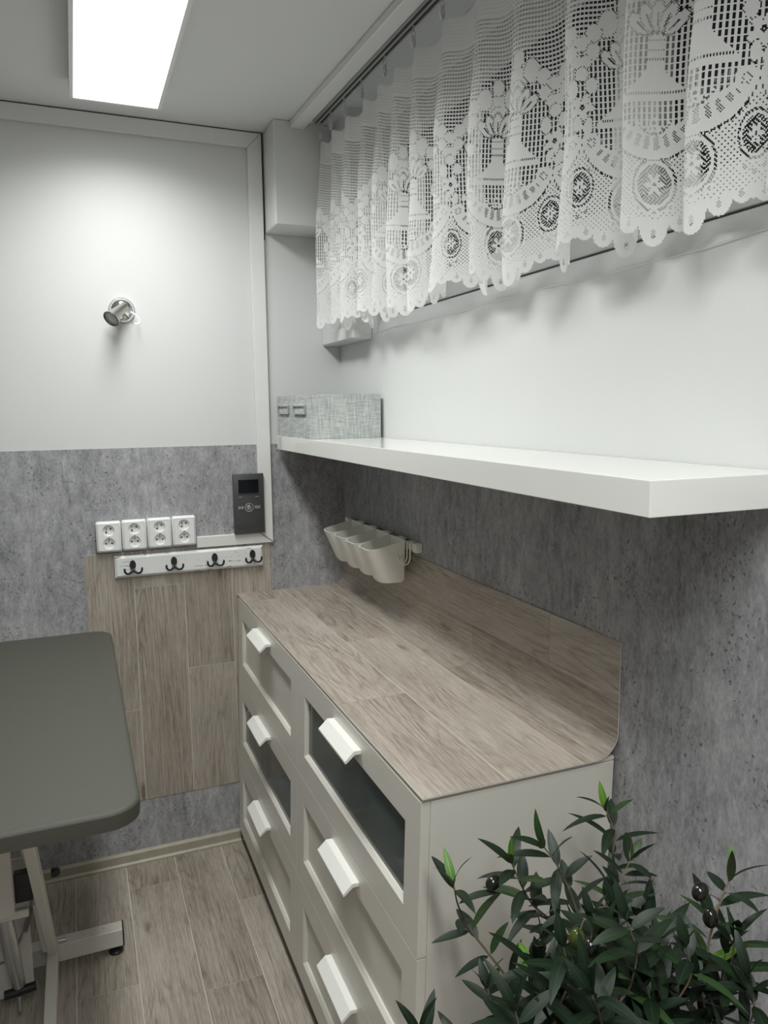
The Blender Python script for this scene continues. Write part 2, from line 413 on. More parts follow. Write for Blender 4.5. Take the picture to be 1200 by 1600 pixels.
# ------------------------------------------------------------------ window
win = bpy.data.objects.new('window_1', None); C.objects.link(win); win.location = (0.05, -1.5, WZ0); struct(win, 'long white plastic window with dark night panes')
FX0, FX1 = 0.018, 0.085
b = NB(); box(b, FX0, FX1, WY1, WY0, WZ0, WZ0+0.075, 0.003, 1); ob('bottom_rail', b, 'pvc', win)
b = NB(); box(b, FX0, FX1, WY1, WY0, WZ1-0.07, WZ1, 0.003, 1); ob('top_rail', b, 'pvc', win)
for ya, yb in ((WY0-0.075, WY0), (-1.62, -1.50), (WY1, WY1+0.075)):
    b = NB(); box(b, FX0+0.001, FX1, ya, yb, WZ0+0.076, WZ1-0.071, 0.003, 1); ob('stile', b, 'pvc', win)
for ya, yb in ((-1.50, WY0-0.075), (WY1+0.075, -1.62)):
    b = NB(); box(b, 0.050, 0.058, ya+0.001, yb-0.001, WZ0+0.076, WZ1-0.071); ob('pane', b, 'window_glass', win)
b = NB(); box(b, FX0-0.004, FX0+0.03, WY1, WY0, WZ0-0.0018, WZ0-0.0002); ob('seal', b, 'gap_black', win)
# the window well outside, dark at night
b = NB(); box(b, 0.70, 0.74, -3.0, -0.1, 1.6, 2.8); box(b, 0.1, 0.74, -3.0, -0.1, 1.56, 1.6); box(b, 0.1, 0.74, -0.1, -0.06, 1.6, 2.8); box(b, 0.1, 0.74, -3.04, -3.0, 1.6, 2.8)
struct(ob('wall_window_well', b, 'well'), 'dark window well outside the glass')

# ------------------------------------------------------------------ ceiling lamp
LX0, LX1, LY0, LY1, LZ = -0.872, -0.640, -0.246, -1.446, 2.502
def panel_lamp(LY0, LY1, label, watts=LAMP_WATTS):
    lamp = thing('ceiling_lamp', ((LX0+LX1)/2, (LY0+LY1)/2, HC), label, 'ceiling lamp', 'LED panels on the ceiling')
    b = NB(); m = 0.010
    for (xa, xb, ya, yb) in ((LX0-m, LX0, LY1-m, LY0+m), (LX1, LX1+m, LY1-m, LY0+m), (LX0, LX1, LY0, LY0+m), (LX0, LX1, LY1-m, LY1)):
        box(b, xa, xb, ya, yb, LZ-0.002, HC-0.0005)
    ob('frame', b, 'trim_white', lamp)
    b = NB(); box(b, LX0+0.0005, LX1-0.0005, LY1+0.0005, LY0-0.0005, LZ, LZ+0.004); ob('diffuser', b, 'diffuser', lamp)
    ld = bpy.data.lights.new('panel_light', 'AREA'); ld.shape = 'RECTANGLE'; ld.size = LX1-LX0-0.004; ld.size_y = abs(LY1-LY0)-0.004
    ld.energy = watts; ld.color = LAMP_COLOR[:3]; ld.spread = math.radians(LAMP_SPREAD)
    lo = bpy.data.objects.new('panel_light', ld); C.objects.link(lo); lo.parent = lamp; lo.location = (0, 0, LZ-0.003-HC)
panel_lamp(LY0, LY1, 'long flat white LED panel glowing on the ceiling near the end wall')
panel_lamp(-2.25, -3.45, 'unseen second LED panel, added out of view to brighten the near chest and plant', LAMP_WATTS*1.7)  # added lamp out of view, stronger, lifts the near chest side and plant

# ------------------------------------------------------------------ chests of drawers
DF = -0.4123
def lean(co):  # the chests lean slightly against the wall: foot out, top in
    return Vector((co.x - 0.030*(1-co.z/0.95), co.y, co.z))
def chest(y_far, y_near, glass_row, label):
    t = thing('chest_of_drawers', (DF/2-0.03, (y_far+y_near)/2, 0.0), label, 'chest of drawers', 'two matching white chests under the wood worktop')
    xb = -0.004; xf = -0.3935; zb = 0.058
    for ya, yb in ((y_near, y_near+0.017), (y_far-0.017, y_far)):
        b = NB(); box(b, xf, xb, ya, yb, zb, 0.9418, 0.001, 1); ob('side_panel', b, 'lacquer', t, warp=lean)
    b = NB(); box(b, DF+0.001, xb, y_near, y_far, 0.9434, 0.9515, 0.001, 1); ob('top_panel', b, 'lacquer', t, warp=lean)
    b = NB(); box(b, xb-0.006, xb, y_near+0.018, y_far-0.018, zb, 0.943); ob('back_panel', b, 'lacquer', t, warp=lean)
    b = NB(); box(b, xf+0.002, xb-0.008, y_near+0.018, y_far-0.018, zb, zb+0.015); ob('bottom_panel', b, 'lacquer', t, warp=lean)
    for yy in (y_far-0.03, y_near+0.03):
        for xx in (xf+0.03, xb-0.04):
            b = NB(); prism(b, [(xx-0.018, zb-0.0005), (xx+0.018, zb-0.0005), (xx+0.013, 0.0008), (xx-0.013, 0.0008)], 'y', yy-0.016, yy+0.016); ob('foot', b, 'wood_foot', t, warp=lean)
    pitch = 0.2955; h = 0.2930
    for r in range(3):
        zt = 0.9425 - r*pitch; z0 = zt-h; y1 = y_far-0.0012; y0 = y_near+0.0012
        dr = bpy.data.objects.new('drawer', None); C.objects.link(dr); dr.parent = t; dr.empty_display_size = 0.03
        c = 0.007; It, Ib, Il, Ir = zt-0.072, z0+0.071, y1-0.071, y0+0.071      # panel opening
        Ot, Ob, Ol, Or = It+c, Ib-c, Il+c, Ir-c
        xo = DF; xc = DF+c; xp = DF+0.011; xr = xf-0.0008; g = 0.0004
        def piece(nm, rect, chamf):
            (ya, yb, za, zb_) = rect; bm = NB()
            def q(*ps): bm.faces.new([bm.verts.new(p) for p in ps])
            q((xo, ya, za), (xo, ya, zb_), (xo, yb, zb_), (xo, yb, za)); q((xr, ya, za), (xr, yb, za), (xr, yb, zb_), (xr, ya, zb_))
            for (a, d) in (((ya, za), (yb, za)), ((yb, za), (yb, zb_)), ((yb, zb_), (ya, zb_)), ((ya, zb_), (ya, za))):
                q((xo, *a), (xo, *d), (xr, *d), (xr, *a))
            (o1, o2), (i1, i2) = chamf
            q((xo, *o1), (xo, *o2), (xc, *i2), (xc, *i1)); q((xc, *i1), (xc, *i2), (xp, *i2), (xp, *i1))
            bmesh.ops.remove_doubles(bm, verts=list(bm.verts), dist=1e-6)
            bmesh.ops.recalc_face_normals(bm, faces=list(bm.faces))
            ob(nm, bm, 'lacquer', dr, warp=lean)
        piece('top_rail', (y0, y1, Ot, zt), (((Ol, Ot), (Or, Ot)), ((Il, It), (Ir, It))))
        piece('bottom_rail', (y0, y1, z0, Ob), (((Ol, Ob), (Or, Ob)), ((Il, Ib), (Ir, Ib))))
        piece('stile', (Ol, y1, Ob+g, Ot-g), (((Ol, Ob), (Ol, Ot)), ((Il, Ib), (Il, It))))
        piece('stile', (y0, Or, Ob+g, Ot-g), (((Or, Ob), (Or, Ot)), ((Ir, Ib), (Ir, It))))
        if r == glass_row:
            b = NB(); box(b, xp, xp+0.004, Ir-0.004, Il+0.004, Ib-0.004, It+0.004); o = ob('glass_panel', b, 'drawer_glass', dr, warp=lean); o['label'] = 'dark frosted glass panel'
            b = NB(); box(b, xf+0.02, xf+0.021, Ir-0.05, Il+0.05, Ib-0.06, It+0.05); box(b, xf+0.02, xb-0.03, Ir-0.05, Il+0.05, Ib-0.062, Ib-0.06); ob('drawer_box', b, 'drawer_inner', dr, warp=lean)
        else:
            b = NB(); box(b, xp, xp+0.004, Ir-0.004, Il+0.004, Ib-0.004, It+0.004); ob('panel', b, 'lacquer', dr, warp=lean)
        # angled pull bar on the top rail
        yc = (y0+y1)/2; zh = zt-0.030; b = NB()
        prism(b, [(xo, zh), (xo-0.016, zh+0.001), (xo-0.037, zh-0.019), (xo-0.0365, zh-0.024), (xo-0.033, zh-0.025), (xo-0.014, zh-0.009), (xo, zh-0.009)], 'y', yc-0.0965, yc+0.086)
        bmesh.ops.bevel(b, geom=list(b.edges), offset=0.0009, segments=1, affect='EDGES')
        ob('handle', b, 'handle_white', dr, warp=lean)
    return t
plain('wood_foot', rgb(0.16, 0.12, 0.10), 0.5)
plain('drawer_inner', rgb(0.06, 0.07, 0.068), 0.7)
chest(-0.022, -0.8055, 1, 'white chest against the end wall, its middle drawer fronted with dark glass')
chest(-0.8085, -1.588, 0, 'near white chest beside the plant, its top drawer fronted with dark glass')

# ------------------------------------------------------------------ vinyl worktop that curves up the wall
WT = 0.9535; RF = 0.048; SPL = 1.177; Y_END = -1.5955
top = thing('worktop_cover', (-0.2, -0.8, 0.9518), 'grey oak vinyl sheet covering the chests and curving up the wall', 'worktop')
def bent(s, t, h):
    L1 = -DF + 0.001 - RF; xw = -0.0035
    L1 = (xw-RF) - (DF-0.001); L2 = L1 + RF*PI/2
    if s <= L1: return (DF-0.001+s, t, WT+h)
    if s <= L2:
        a = (s-L1)/RF; return (xw-RF+(RF-h)*math.sin(a), t, WT+RF-(RF-h)*math.cos(a))
    return (xw-h, t, WT+RF+(s-L2))
S_END = (-0.0035-RF-(DF-0.001)) + RF*PI/2 + (SPL-WT-RF)
def sheet():
    bm = NB(); n = 60; ss = [S_END*i/n for i in range(n+1)]; T = (Y_END, -0.0016)
    va = [[bm.verts.new(bent(s, t, h)) for t in T] for h in (0.0, -0.0017) for s in ss]
    A, B = va[:n+1], va[n+1:]
    for i in range(n):
        bm.faces.new((A[i][0], A[i+1][0], A[i+1][1], A[i][1])); bm.faces.new((B[i][0], B[i][1], B[i+1][1], B[i+1][0]))
        for k in (0, 1): bm.faces.new((A[i][k], B[i][k], B[i+1][k], A[i+1][k]))
    for i in (0, n): bm.faces.new((A[i][0], A[i][1], B[i][1], B[i][0]))
    bmesh.ops.recalc_face_normals(bm, faces=list(bm.faces)); return bm
ob('backing_sheet', sheet(), 'seam', top, 30)
strips = [(-0.0002, 0.170, [-0.13, -1.14]), (0.170, 0.332, [-0.705]), (0.332, 0.497, [-1.025]), (0.497, S_END+0.0005, [-1.366])]
for s0, s1, js in strips:
    ys = [-0.0012] + js + [Y_END-0.0006]
    for a, c in zip(ys, ys[1:]): grid_piece('plank', s0, s1, c, a, bent, 0.0008, 'wood', top, ns=24)

# ------------------------------------------------------------------ oak vinyl panel on the end wall
pan = thing('wall_panel', (-0.6, -0.002, 0.235), 'upright grey oak planks on the end wall behind the table', 'wall panel')
PX0, PX1, PZ0, PZ1 = -0.9225, -0.287, 0.233, 1.137
b = NB(); box(b, PX0, PX1, -0.0030, -0.0014, PZ0, PZ1); ob('backing_sheet', b, 'seam', pan)
wl = lambda s, t, h: (s, -0.0030-h, t)
for s0, s1, js in ((PX0-0.0006, -0.767, [0.571]), (-0.767, -0.598, [1.010]), (-0.598, -0.430, [0.7005]), (-0.430, PX1+0.0006, [])):
    zs = [PZ1+0.0006] + js + [PZ0-0.0006]
    for a, c in zip(zs, zs[1:]): grid_piece('plank', s0, s1, c, a, wl, 0.0008, 'wood', pan)

# ------------------------------------------------------------------ shelf and the linen boxes
b = NB(); box(b, -0.2551, -0.0016, -1.942, -0.0300, 1.4749, 1.5233, 0.0012, 2)
tag(ob('wall_shelf', b, 'shelf_gloss'), 'thick glossy white floating shelf along the right wall', 'shelf')
def linen_box(y0, y1, label):
    x0, x1, z0, z1 = -0.252, -0.012, 1.5238, 1.662
    t = thing('storage_box', ((x0+x1)/2, (y0+y1)/2, z0), label, 'storage box', 'linen boxes on the shelf')
    th = 0.004; b = NB()
    box(b, x0, x1, y0, y1, z0, z0+th); box(b, x0, x0+th, y0, y1, z0+th, z1); box(b, x1-th, x1, y0, y1, z0+th, z1)
    box(b, x0+th, x1-th, y0, y0+th, z0+th, z1); box(b, x0+th, x1-th, y1-th, y1, z0+th, z1)
    ob('body', b, 'linen', t)
    yc = (y0+y1)/2; zc = 1.6145; w = 0.068; hh = 0.0145; xf = x0-0.0005
    b = NB()
    for (ya, yb, za, zb) in ((yc-w, yc+w, zc-hh, zc-hh+0.005), (yc-w, yc+w, zc+hh-0.004, zc+hh), (yc-w, yc-w+0.006, zc-hh+0.005, zc+hh-0.004), (yc+w-0.006, yc+w, zc-hh+0.005, zc+hh-0.004)):
        box(b, xf-0.006, xf, ya, yb, za, zb, 0.0008, 1)
    hd = ob('label_holder', b, 'silver', t)
    hd['label'] = 'metal label holder'
    b = NB(); box(b, xf-0.0015, xf, yc-w+0.006, yc+w-0.006, zc-hh+0.005, zc+hh-0.004); ob('card', b, 'linen', hd)
    return t
linen_box(-0.232, -0.034, 'grey linen storage box squeezed between the end wall and its twin')
linen_box(-0.424, -0.236, 'grey linen storage box showing its long side, near one of the pair')

# ------------------------------------------------------------------ hanging rail with cups and hooks
RZ = 1.209
rail = thing('hanging_rail', (-0.012, -0.4, RZ), 'short white plastic rail on the wall above the worktop', 'rail')
b = NB(); prism(b, rrect(-0.024, -0.010, RZ-0.011, RZ+0.011, 0.006), 'y', -0.692, -0.118); ob('bar', b, 'cup_white', rail, 30)
for yy in (-0.105, -0.705):
    b = NB(); box(b, -0.0255, -0.0016, yy-0.0125, yy+0.0125, RZ-0.014, RZ+0.014, 0.004, 2); ob('end_bracket', b, 'cup_white', rail, 30)
def cup_mesh():
    """open rounded tub, rim at z=0, wall side at x=0, y centred"""
    bm = NB(); N = 8; rings = []
    def ring(x0, x1, w, r, z): return [bm.verts.new((px, py, z)) for px, py in rrect(x0, x1, -w, w, r, N)]
    def ring2(x0, x1, w, rf, z):
        pts = []
        for cx, cy, a0, r in ((x1-0.006, w-0.006, 0, 0.006), (x0+rf, w-rf, PI/2, rf), (x0+rf, -w+rf, PI, rf), (x1-0.006, -w+0.006, 3*PI/2, 0.006)):
            for k in range(N+1):
                a = a0+PI/2*k/N; pts.append((cx+r*math.cos(a), cy+r*math.sin(a), z))
        return [bm.verts.new(p) for p in pts]
    H = 0.131
    out = [(-0.117, 0.0, 0.0585, 0.034, 0.0), (-0.1155, 0.0, 0.058, 0.034, -0.004), (-0.077, 0.0, 0.047, 0.036, -H+0.008), (-0.070, -0.005, 0.042, 0.032, -H)]
    inn = [(-0.070, -0.006, 0.043, 0.032, -H+0.004), (-0.113, -0.003, 0.0555, 0.031, -0.004), (-0.1145, -0.002, 0.0565, 0.0325, 0.0)]
    rings = [ring2(*o) for o in out]
    ir = [ring2(*o) for o in inn]
    n = len(rings[0])
    bm.faces.new(rings[-1]); bm.faces.new(ir[0])
    seq = [ir[0], ir[1], ir[2], rings[0], rings[1], rings[2], rings[3]]
    for a, c in zip(seq, seq[1:]):
        for k in range(n): bm.faces.new((a[k], a[(k+1) % n], c[(k+1) % n], c[k]))
    for v_ in bm.verts:
        if v_.co.z > -0.006: v_.co.z += 0.026*v_.co.x/0.117
    # hanger lip over the rail
    box(bm, -0.001, 0.018, -0.022, 0.022, -0.003, 0.0)
    bmesh.ops.recalc_face_normals(bm, faces=list(bm.faces))
    me = bpy.data.meshes.new('hanging_cup'); bm.to_mesh(me); bm.free(); me.materials.append(MATS['cup_white']); finish(me, 40); return me
cm = cup_mesh()
for i, nm in enumerate(('first from the corner', 'second from the corner', 'third from the corner', 'nearest the two hooks')):
    o = bpy.data.objects.new('hanging_cup', cm); C.objects.link(o); o.location = (-0.0285, -0.2440-0.1185*i, RZ+0.0170)
    tag(o, 'white plastic tub hanging on the wall rail, ' + nm, 'container', 'white tubs on the rail')
for i, yy in enumerate((-0.662, -0.684)):
    b = NB(); pts = []
    for a in range(9): an = PI*a/8; pts.append((-0.0170-0.0105*math.cos(PI-an), yy, RZ+0.0115+0.003*math.sin(an)))
    pts = [(-0.0075, yy, RZ-0.006), (-0.0068, yy, RZ+0.006), (-0.010, yy, RZ+0.0135), (-0.018, yy, RZ+0.0145), (-0.0270, yy, RZ+0.012), (-0.0275, yy, RZ-0.010), (-0.0280, yy, RZ-0.036), (-0.033, yy, RZ-0.048), (-0.043, yy, RZ-0.052), (-0.053, yy, RZ-0.045), (-0.057, yy, RZ-0.033)]
    tube(b, pts, 0.0026, 8); tag(ob('rail_hook', b, 'cup_white', None, 50), 'white plastic S hook on the rail, ' + ('next to the tubs' if i == 0 else 'at the rail end'), 'hook', 'hooks on the rail')

# ------------------------------------------------------------------ sockets
def socket(xc, zc, tilt, label):
    t = thing('wall_socket', (xc, -0.002, zc), label, 'socket', 'double sockets in a row')
    W, Hh, D = 0.0402, 0.0520, 0.030
    def R(p): return p
    b = NB()
    tmp = NB()
    loops = [(W-0.001, 0.0, 0.006), (W, -0.003, 0.007), (W, -0.019, 0.007), (W-0.0015, -0.0225, 0.006), (W-0.0055, -0.0262, 0.005), (W-0.0065, -0.0272, 0.004), (W-0.0070, -0.0272, 0.004), (W-0.0070, -0.020, 0.004)]
    rings = [[tmp.verts.new((x, yy_, z)) for x, z in rrect(-w_, w_, -(w_+Hh-W), w_+Hh-W, r_, 4)] for w_, yy_, r_ in loops]
    n = len(rings[0])
    for A, B in zip(rings, rings[1:]):
        for k in range(n): tmp.faces.new((A[k], A[(k+1) % n], B[(k+1) % n], B[k]))
    merge(b, tmp)
    bmesh.ops.recalc_face_normals(b, faces=list(b.faces))
    M = Matrix.Translation((xc, -0.0025, zc))
    bmesh.ops.transform(b, matrix=M, verts=list(b.verts)); ob('frame', b, 'socket_white', t, 40)
    # insert plate with two round wells cut out of it
    bw = 0.0329; bh = 0.0447; rw = 0.0192; cz = (0.0218, -0.0218); rots = (math.radians(38), 0.0)
    b = NB(); yf = -0.0292
    for s, c0 in ((1, cz[0]), (-1, cz[1])):
        z0, z1 = (0.0, bh) if s == 1 else (-bh, 0.0)
        n = 32; P, Q = [], []
        for k in range(n):
            a = 2*PI*k/n; dx, dz = math.cos(a), math.sin(a)
            tmax = min((bw/abs(dx)) if abs(dx) > 1e-6 else 9, ((z1-c0)/dz) if dz > 1e-6 else (((z0-c0)/dz) if dz < -1e-6 else 9))
            P.append(b.verts.new((xc+rw*dx, yf, zc+c0+rw*dz))); Q.append(b.verts.new((xc+tmax*dx, yf, zc+c0+tmax*dz)))
        for k in range(n): b.faces.new((P[k], P[(k+1) % n], Q[(k+1) % n], Q[k]))
    tmp = NB()
    for (p, q) in (((-bw, -bh), (bw, -bh)), ((bw, -bh), (bw, bh)), ((bw, bh), (-bw, bh)), ((-bw, bh), (-bw, -bh))):
        tmp.faces.new([tmp.verts.new(v) for v in ((xc+p[0], yf, zc+p[1]), (xc+q[0], yf, zc+q[1]), (xc+q[0], yf+0.004, zc+q[1]), (xc+p[0], yf+0.004, zc+p[1]))])
    merge(b, tmp); bmesh.ops.remove_doubles(b, verts=list(b.verts), dist=1e-5); bmesh.ops.recalc_face_normals(b, faces=list(b.faces))
    ob('cover_plate', b, 'socket_white', t)
    for c0, ro in zip(cz, rots):
        b = NB(); M = Matrix.Translation((xc, yf, zc+c0)) @ Matrix.Rotation(PI/2, 4, 'X')
        # local z of the lathe points towards the room (-y)
        M = Matrix.Translation((xc, yf, zc+c0)) @ Matrix(((1, 0, 0, 0), (0, 0, -1, 0), (0, 1, 0, 0), (0, 0, 0, 1)))
        lathe(b, [(rw, 0.0), (rw-0.0012, -0.0022), (rw-0.003, -0.0100), (0.0001, -0.0105)], 32, M, False, True)
        w = ob('well', b, 'socket_white', t, 30)
        for dx in (-0.0095, 0.0095):
            px = xc+dx*math.cos(ro); pz = zc+c0-0.001+dx*math.sin(ro)
            b = NB(); lathe(b, [(0.0030, -0.0022), (0.0030, 0.0)], 12, Matrix.Translation((px, yf+0.0096, pz)) @ Matrix(((1, 0, 0, 0), (0, 0, -1, 0), (0, 1, 0, 0), (0, 0, 0, 1)))); ob('pin_hole', b, 'black', w)
        px = xc-0.0105*math.sin(ro); pz = zc+c0+0.0095*math.cos(ro)
        b = NB(); lathe(b, [(0.0024, 0.0), (0.0024, 0.009), (0.0014, 0.0105)], 12, Matrix.Translation((px, yf+0.0100, pz)) @ Matrix(((1, 0, 0, 0), (0, 0, -1, 0), (0, 1, 0, 0), (0, 0, 0, 1)))); ob('earth_pin', b, 'silver', w, 40)
    b = NB(); lathe(b, [(0.0026, 0.0), (0.0026, 0.0006)], 10, Matrix.Translation((xc+0.0005, yf, zc)) @ Matrix(((1, 0, 0, 0), (0, 0, -1, 0), (0, 1, 0, 0), (0, 0, 0, 1)))); ob('screw', b, 'silver', t)
for i, lab in enumerate(('leftmost of the four white double sockets above the coat rack', 'second from left of the four white double sockets', 'third from left of the four white double sockets', 'rightmost white double socket, beside the casing strip')):
    socket(-0.8405+0.0825*i, 1.1975+0.0012*i, 0, lab)

# ------------------------------------------------------------------ coat rack
RX0, RX1, RZ0, RZ1 = -0.8275, -0.3165, 1.0525, 1.1275
rack = thing('coat_rack', (-0.57, -0.004, 1.05), 'worn white coat rack board with four black double hooks', 'coat rack')
b = NB()
y0, y1, bv = -0.0050, -0.0200, 0.008
A = [b.verts.new((x, y0, z)) for x, z in ((RX0, RZ0), (RX1, RZ0), (RX1, RZ1), (RX0, RZ1))]
A2 = [b.verts.new((x, y1+0.006, z)) for x, z in ((RX0, RZ0), (RX1, RZ0), (RX1, RZ1), (RX0, RZ1))]
B = [b.verts.new((x, y1, z)) for x, z in ((RX0+bv, RZ0+bv), (RX1-bv, RZ0+bv), (RX1-bv, RZ1-bv), (RX0+bv, RZ1-bv))]
b.faces.new(A); b.faces.new(B)
for k in range(4): b.faces.new((A[k], A[(k+1) % 4], A2[(k+1) % 4], A2[k])); b.faces.new((A2[k], A2[(k+1) % 4], B[(k+1) % 4], B[k]))
bmesh.ops.recalc_face_normals(b, faces=list(b.faces)); ob('board', b, 'distressed', rack)
def hook_mesh():
    bm = NB()
    M = Matrix(((1, 0, 0, 0), (0, 0, -1, 0), (0, 1, 0, 0), (0, 0, 0, 1)))
    # rounded oval back plate, narrowing downwards
    pts = []
    for k in range(24):
        a = 2*PI*k/24; r = 0.0105 if math.sin(a) > -0.2 else 0.0105-0.005*(-0.2-math.sin(a))
        pts.append((r*math.cos(a), 0.010+0.017*math.sin(a)))
    tmp = NB(); prism(tmp, pts, 'y', 0.0, -0.005); bmesh.ops.bevel(tmp, geom=[e for e in tmp.edges if all(abs(v.co.y+0.005) < 1e-6 for v in e.verts)], offset=0.002, segments=2, affect='EDGES'); merge(bm, tmp)
    for s in (-1, 1):
        tube(bm, [(0, -0.004, -0.004), (s*0.006, -0.010, -0.012), (s*0.014, -0.016, -0.0165), (s*0.022, -0.020, -0.0150), (s*0.0275, -0.022, -0.0075), (s*0.0282, -0.0225, 0.0005), (s*0.0282, -0.0225, 0.004)], [0.0045, 0.0042, 0.0038, 0.0036, 0.0036, 0.0040, 0.0022], 8)
    bmesh.ops.recalc_face_normals(bm, faces=list(bm.faces))
    me = bpy.data.meshes.new('hook'); bm.to_mesh(me); bm.free(); me.materials.append(MATS['iron']); finish(me, 50); return me
hm = hook_mesh()
for i, x in enumerate((-0.7690, -0.6320, -0.4915, -0.3560)):
    o = bpy.data.objects.new('hook', hm); C.objects.link(o); o.parent = rack; o.location = Vector((x, -0.0201, 1.0845+0.001*i))-rack.location; o['label'] = 'black iron double hook'

# ------------------------------------------------------------------ intercom
ic = thing('intercom', (-0.3645, -0.002, 1.175), 'dark grey video intercom on the white casing strip', 'intercom')
IX0, IX1, IZ0, IZ1, IY = -0.4185, -0.3085, 1.1765, 1.3905, -0.0300
b = NB(); box(b, IX0, IX1, IY, -0.0160, IZ0, IZ1, 0.002, 2); ob('housing', b, 'intercom_grey', ic, 40)
b = NB(); box(b, IX0+0.006, IX1-0.006, -0.0158, -0.0016, IZ0+0.006, IZ1-0.006); ob('back_plate', b, 'black', ic)
sx0, sx1, sz0, sz1 = IX0+0.0185, IX1-0.0195, 1.3215, 1.3695
b = NB(); box(b, sx0, sx1, IY-0.0008, IY, sz0, sz1); ob('screen', b, 'screen', ic)
b = NB(); box(b, sx0-0.001, sx1+0.002, IY-0.0022, IY, sz0-0.0024, sz0-0.0004); box(b, sx1+0.0002, sx1+0.0016, IY-0.0016, IY, sz0, sz1+0.0015); box(b, sx0-0.001, sx1, IY-0.0016, IY, sz1+0.0002, sz1+0.0014); ob('screen_bezel', b, 'intercom_grey', ic)
for xx in (sx0+0.006, sx1-0.006):
    b = NB(); box(b, xx-0.007, xx+0.007, IY-0.002, IY, 1.3065, 1.3095, 0.0006, 1); ob('key', b, 'silver', ic)
cx, cz_ = -0.3635, 1.2705
Mf = Matrix.Translation((cx, IY, cz_)) @ Matrix(((1, 0, 0, 0), (0, 0, -1, 0), (0, 1, 0, 0), (0, 0, 0, 1)))
b = NB(); lathe(b, [(0.0165, 0.0), (0.0160, 0.0022), (0.0128, 0.0024), (0.0120, 0.0008), (0.0115, 0.0003)], 32, Mf, False, False); ob('ring_button', b, 'silver', ic, 30)
b = NB(); lathe(b, [(0.0085, 0.0), (0.0082, 0.0020), (0.0065, 0.0026), (0.0001, 0.0018)], 24, Mf, False, True); ob('centre_button', b, 'silver', ic, 30)
for s in (-1, 1):
    for d in (0.0245, 0.0350):
        b = NB(); box(b, cx+s*d-0.0048, cx+s*d+0.0048, IY-0.0016, IY, cz_-0.0052, cz_+0.0052, 0.0006, 1); ob('side_button', b, 'silver', ic)
for k in range(6):
    b = NB(); zz = 1.1895+0.0036*k; box(b, IX0+0.010, IX1-0.012, IY-0.0007, IY, zz, zz+0.0017); ob('speaker_rib', b, 'intercom_grey', ic)

# ------------------------------------------------------------------ wall spotlight
SP = Vector((-0.757, 0.0, 1.944))
sp = thing('wall_spotlight', SP, 'small chrome spotlight on the white end wall', 'wall lamp')
b = NB(); M = Matrix.Translation(SP) @ Matrix(((1, 0, 0, 0), (0, 0, -1, 0), (0, 1, 0, 0), (0, 0, 0, 1)))
prof = [(0.0415, 0.0005), (0.0415, 0.004)] + [(0.040*math.cos(a), 0.004+0.026*math.sin(a)) for a in [PI/2*k/8 for k in range(8)]] + [(0.0008, 0.030)]
lathe(b, prof, 36, M, True, True); ob('base', b, 'chrome', sp, 50)
joint = SP + Vector((-0.004, -0.050, 0.000)); ax = Vector((-0.60, -0.50, -0.62)).normalized()
b = NB(); tube(b, [SP+Vector((0, -0.028, 0)), joint+Vector((0.002, 0.004, 0))], 0.006, 10); lathe(b, [(0.0008, -0.010), (0.0075, -0.007), (0.010, 0), (0.0075, 0.007), (0.0008, 0.010)], 16, Matrix.Translation(joint)); ob('swivel', b, 'chrome', sp, 50)
hs = joint - ax*0.012
b = NB(); Mh = axis_matrix(hs, ax)
lathe(b, [(0.010, -0.010), (0.0145, -0.006), (0.0150, 0.014), (0.0155, 0.016), (0.0165, 0.024), (0.0250, 0.066), (0.0262, 0.069), (0.0262, 0.071), (0.0235, 0.070), (0.0225, 0.064)], 32, Mh, True, False)
hd = ob('head', b, 'brushed', sp, 35)
b = NB(); lathe(b, [(0.0264, 0.0690), (0.0270, 0.0705), (0.0264, 0.072), (0.0238, 0.0715)], 32, Mh, False, False); ob('rim', b, 'black', hd, 60)
b = NB(); lathe(b, [(0.0235, 0.0660), (0.0001, 0.0685)], 32, Mh, False, True); ob('lens', b, 'lens', hd, 60)
b = NB(); ctr = SP+Vector((0.026, -0.030, -0.024)); e1 = Vector((0.62, -0.30, -0.50)).normalized(); e2 = Vector((0.75, 0.2, 0.62)).normalized()
tube(b, [ctr + e1*0.030*math.cos(a)*1.0 + e2*0.017*math.sin(a) for a in [2*PI*k/28 for k in range(29)]], 0.0016, 6, False); ob('wire_bracket', b, 'chrome', sp, 60)

# ------------------------------------------------------------------ ceiling duct and curtain track
def xtrack(y): return -0.121 + 0.030*(-0.21-y)
b = NB()
pts = [(-0.213, -0.1565), (-0.166, -0.1565), (-0.166+0.036*2.5, -2.66), (-0.213+0.040*2.5, -2.66)]
A = [b.verts.new((x, y, HC-0.0006)) for x, y in pts]; B = [b.verts.new((x, y, HC-0.024)) for x, y in pts]
b.faces.new(A); b.faces.new(B[::-1])
for k in range(4): b.faces.new((A[k], A[(k+1) % 4], B[(k+1) % 4], B[k]))
bmesh.ops.recalc_face_normals(b, faces=list(b.faces)); bmesh.ops.bevel(b, geom=list(b.edges), offset=0.002, segments=1, affect='EDGES')
tag(ob('ceiling_duct', b, 'trim_white'), 'slim white cable duct running along the ceiling beside the curtain', 'duct')
TY0, TY1 = -0.19, -2.6
trk = thing('curtain_track', (xtrack(-1), -1.0, HC), 'grey two-groove curtain track with small clips under the ceiling', 'curtain track')
def along(bm, dx0, dx1, z0, z1, ya=TY0, yb=TY1):
    p = [(xtrack(ya)+dx0, ya), (xtrack(ya)+dx1, ya), (xtrack(yb)+dx1, yb), (xtrack(yb)+dx0, yb)]
    A = [bm.verts.new((x, y, z0)) for x, y in p]; B = [bm.verts.new((x, y, z1)) for x, y in p]
    fs = [bm.faces.new(A), bm.faces.new(B[::-1])]+[bm.faces.new((A[k], A[(k+1) % 4], B[(k+1) % 4], B[k])) for k in range(4)]
    bmesh.ops.recalc_face_normals(bm, faces=fs)
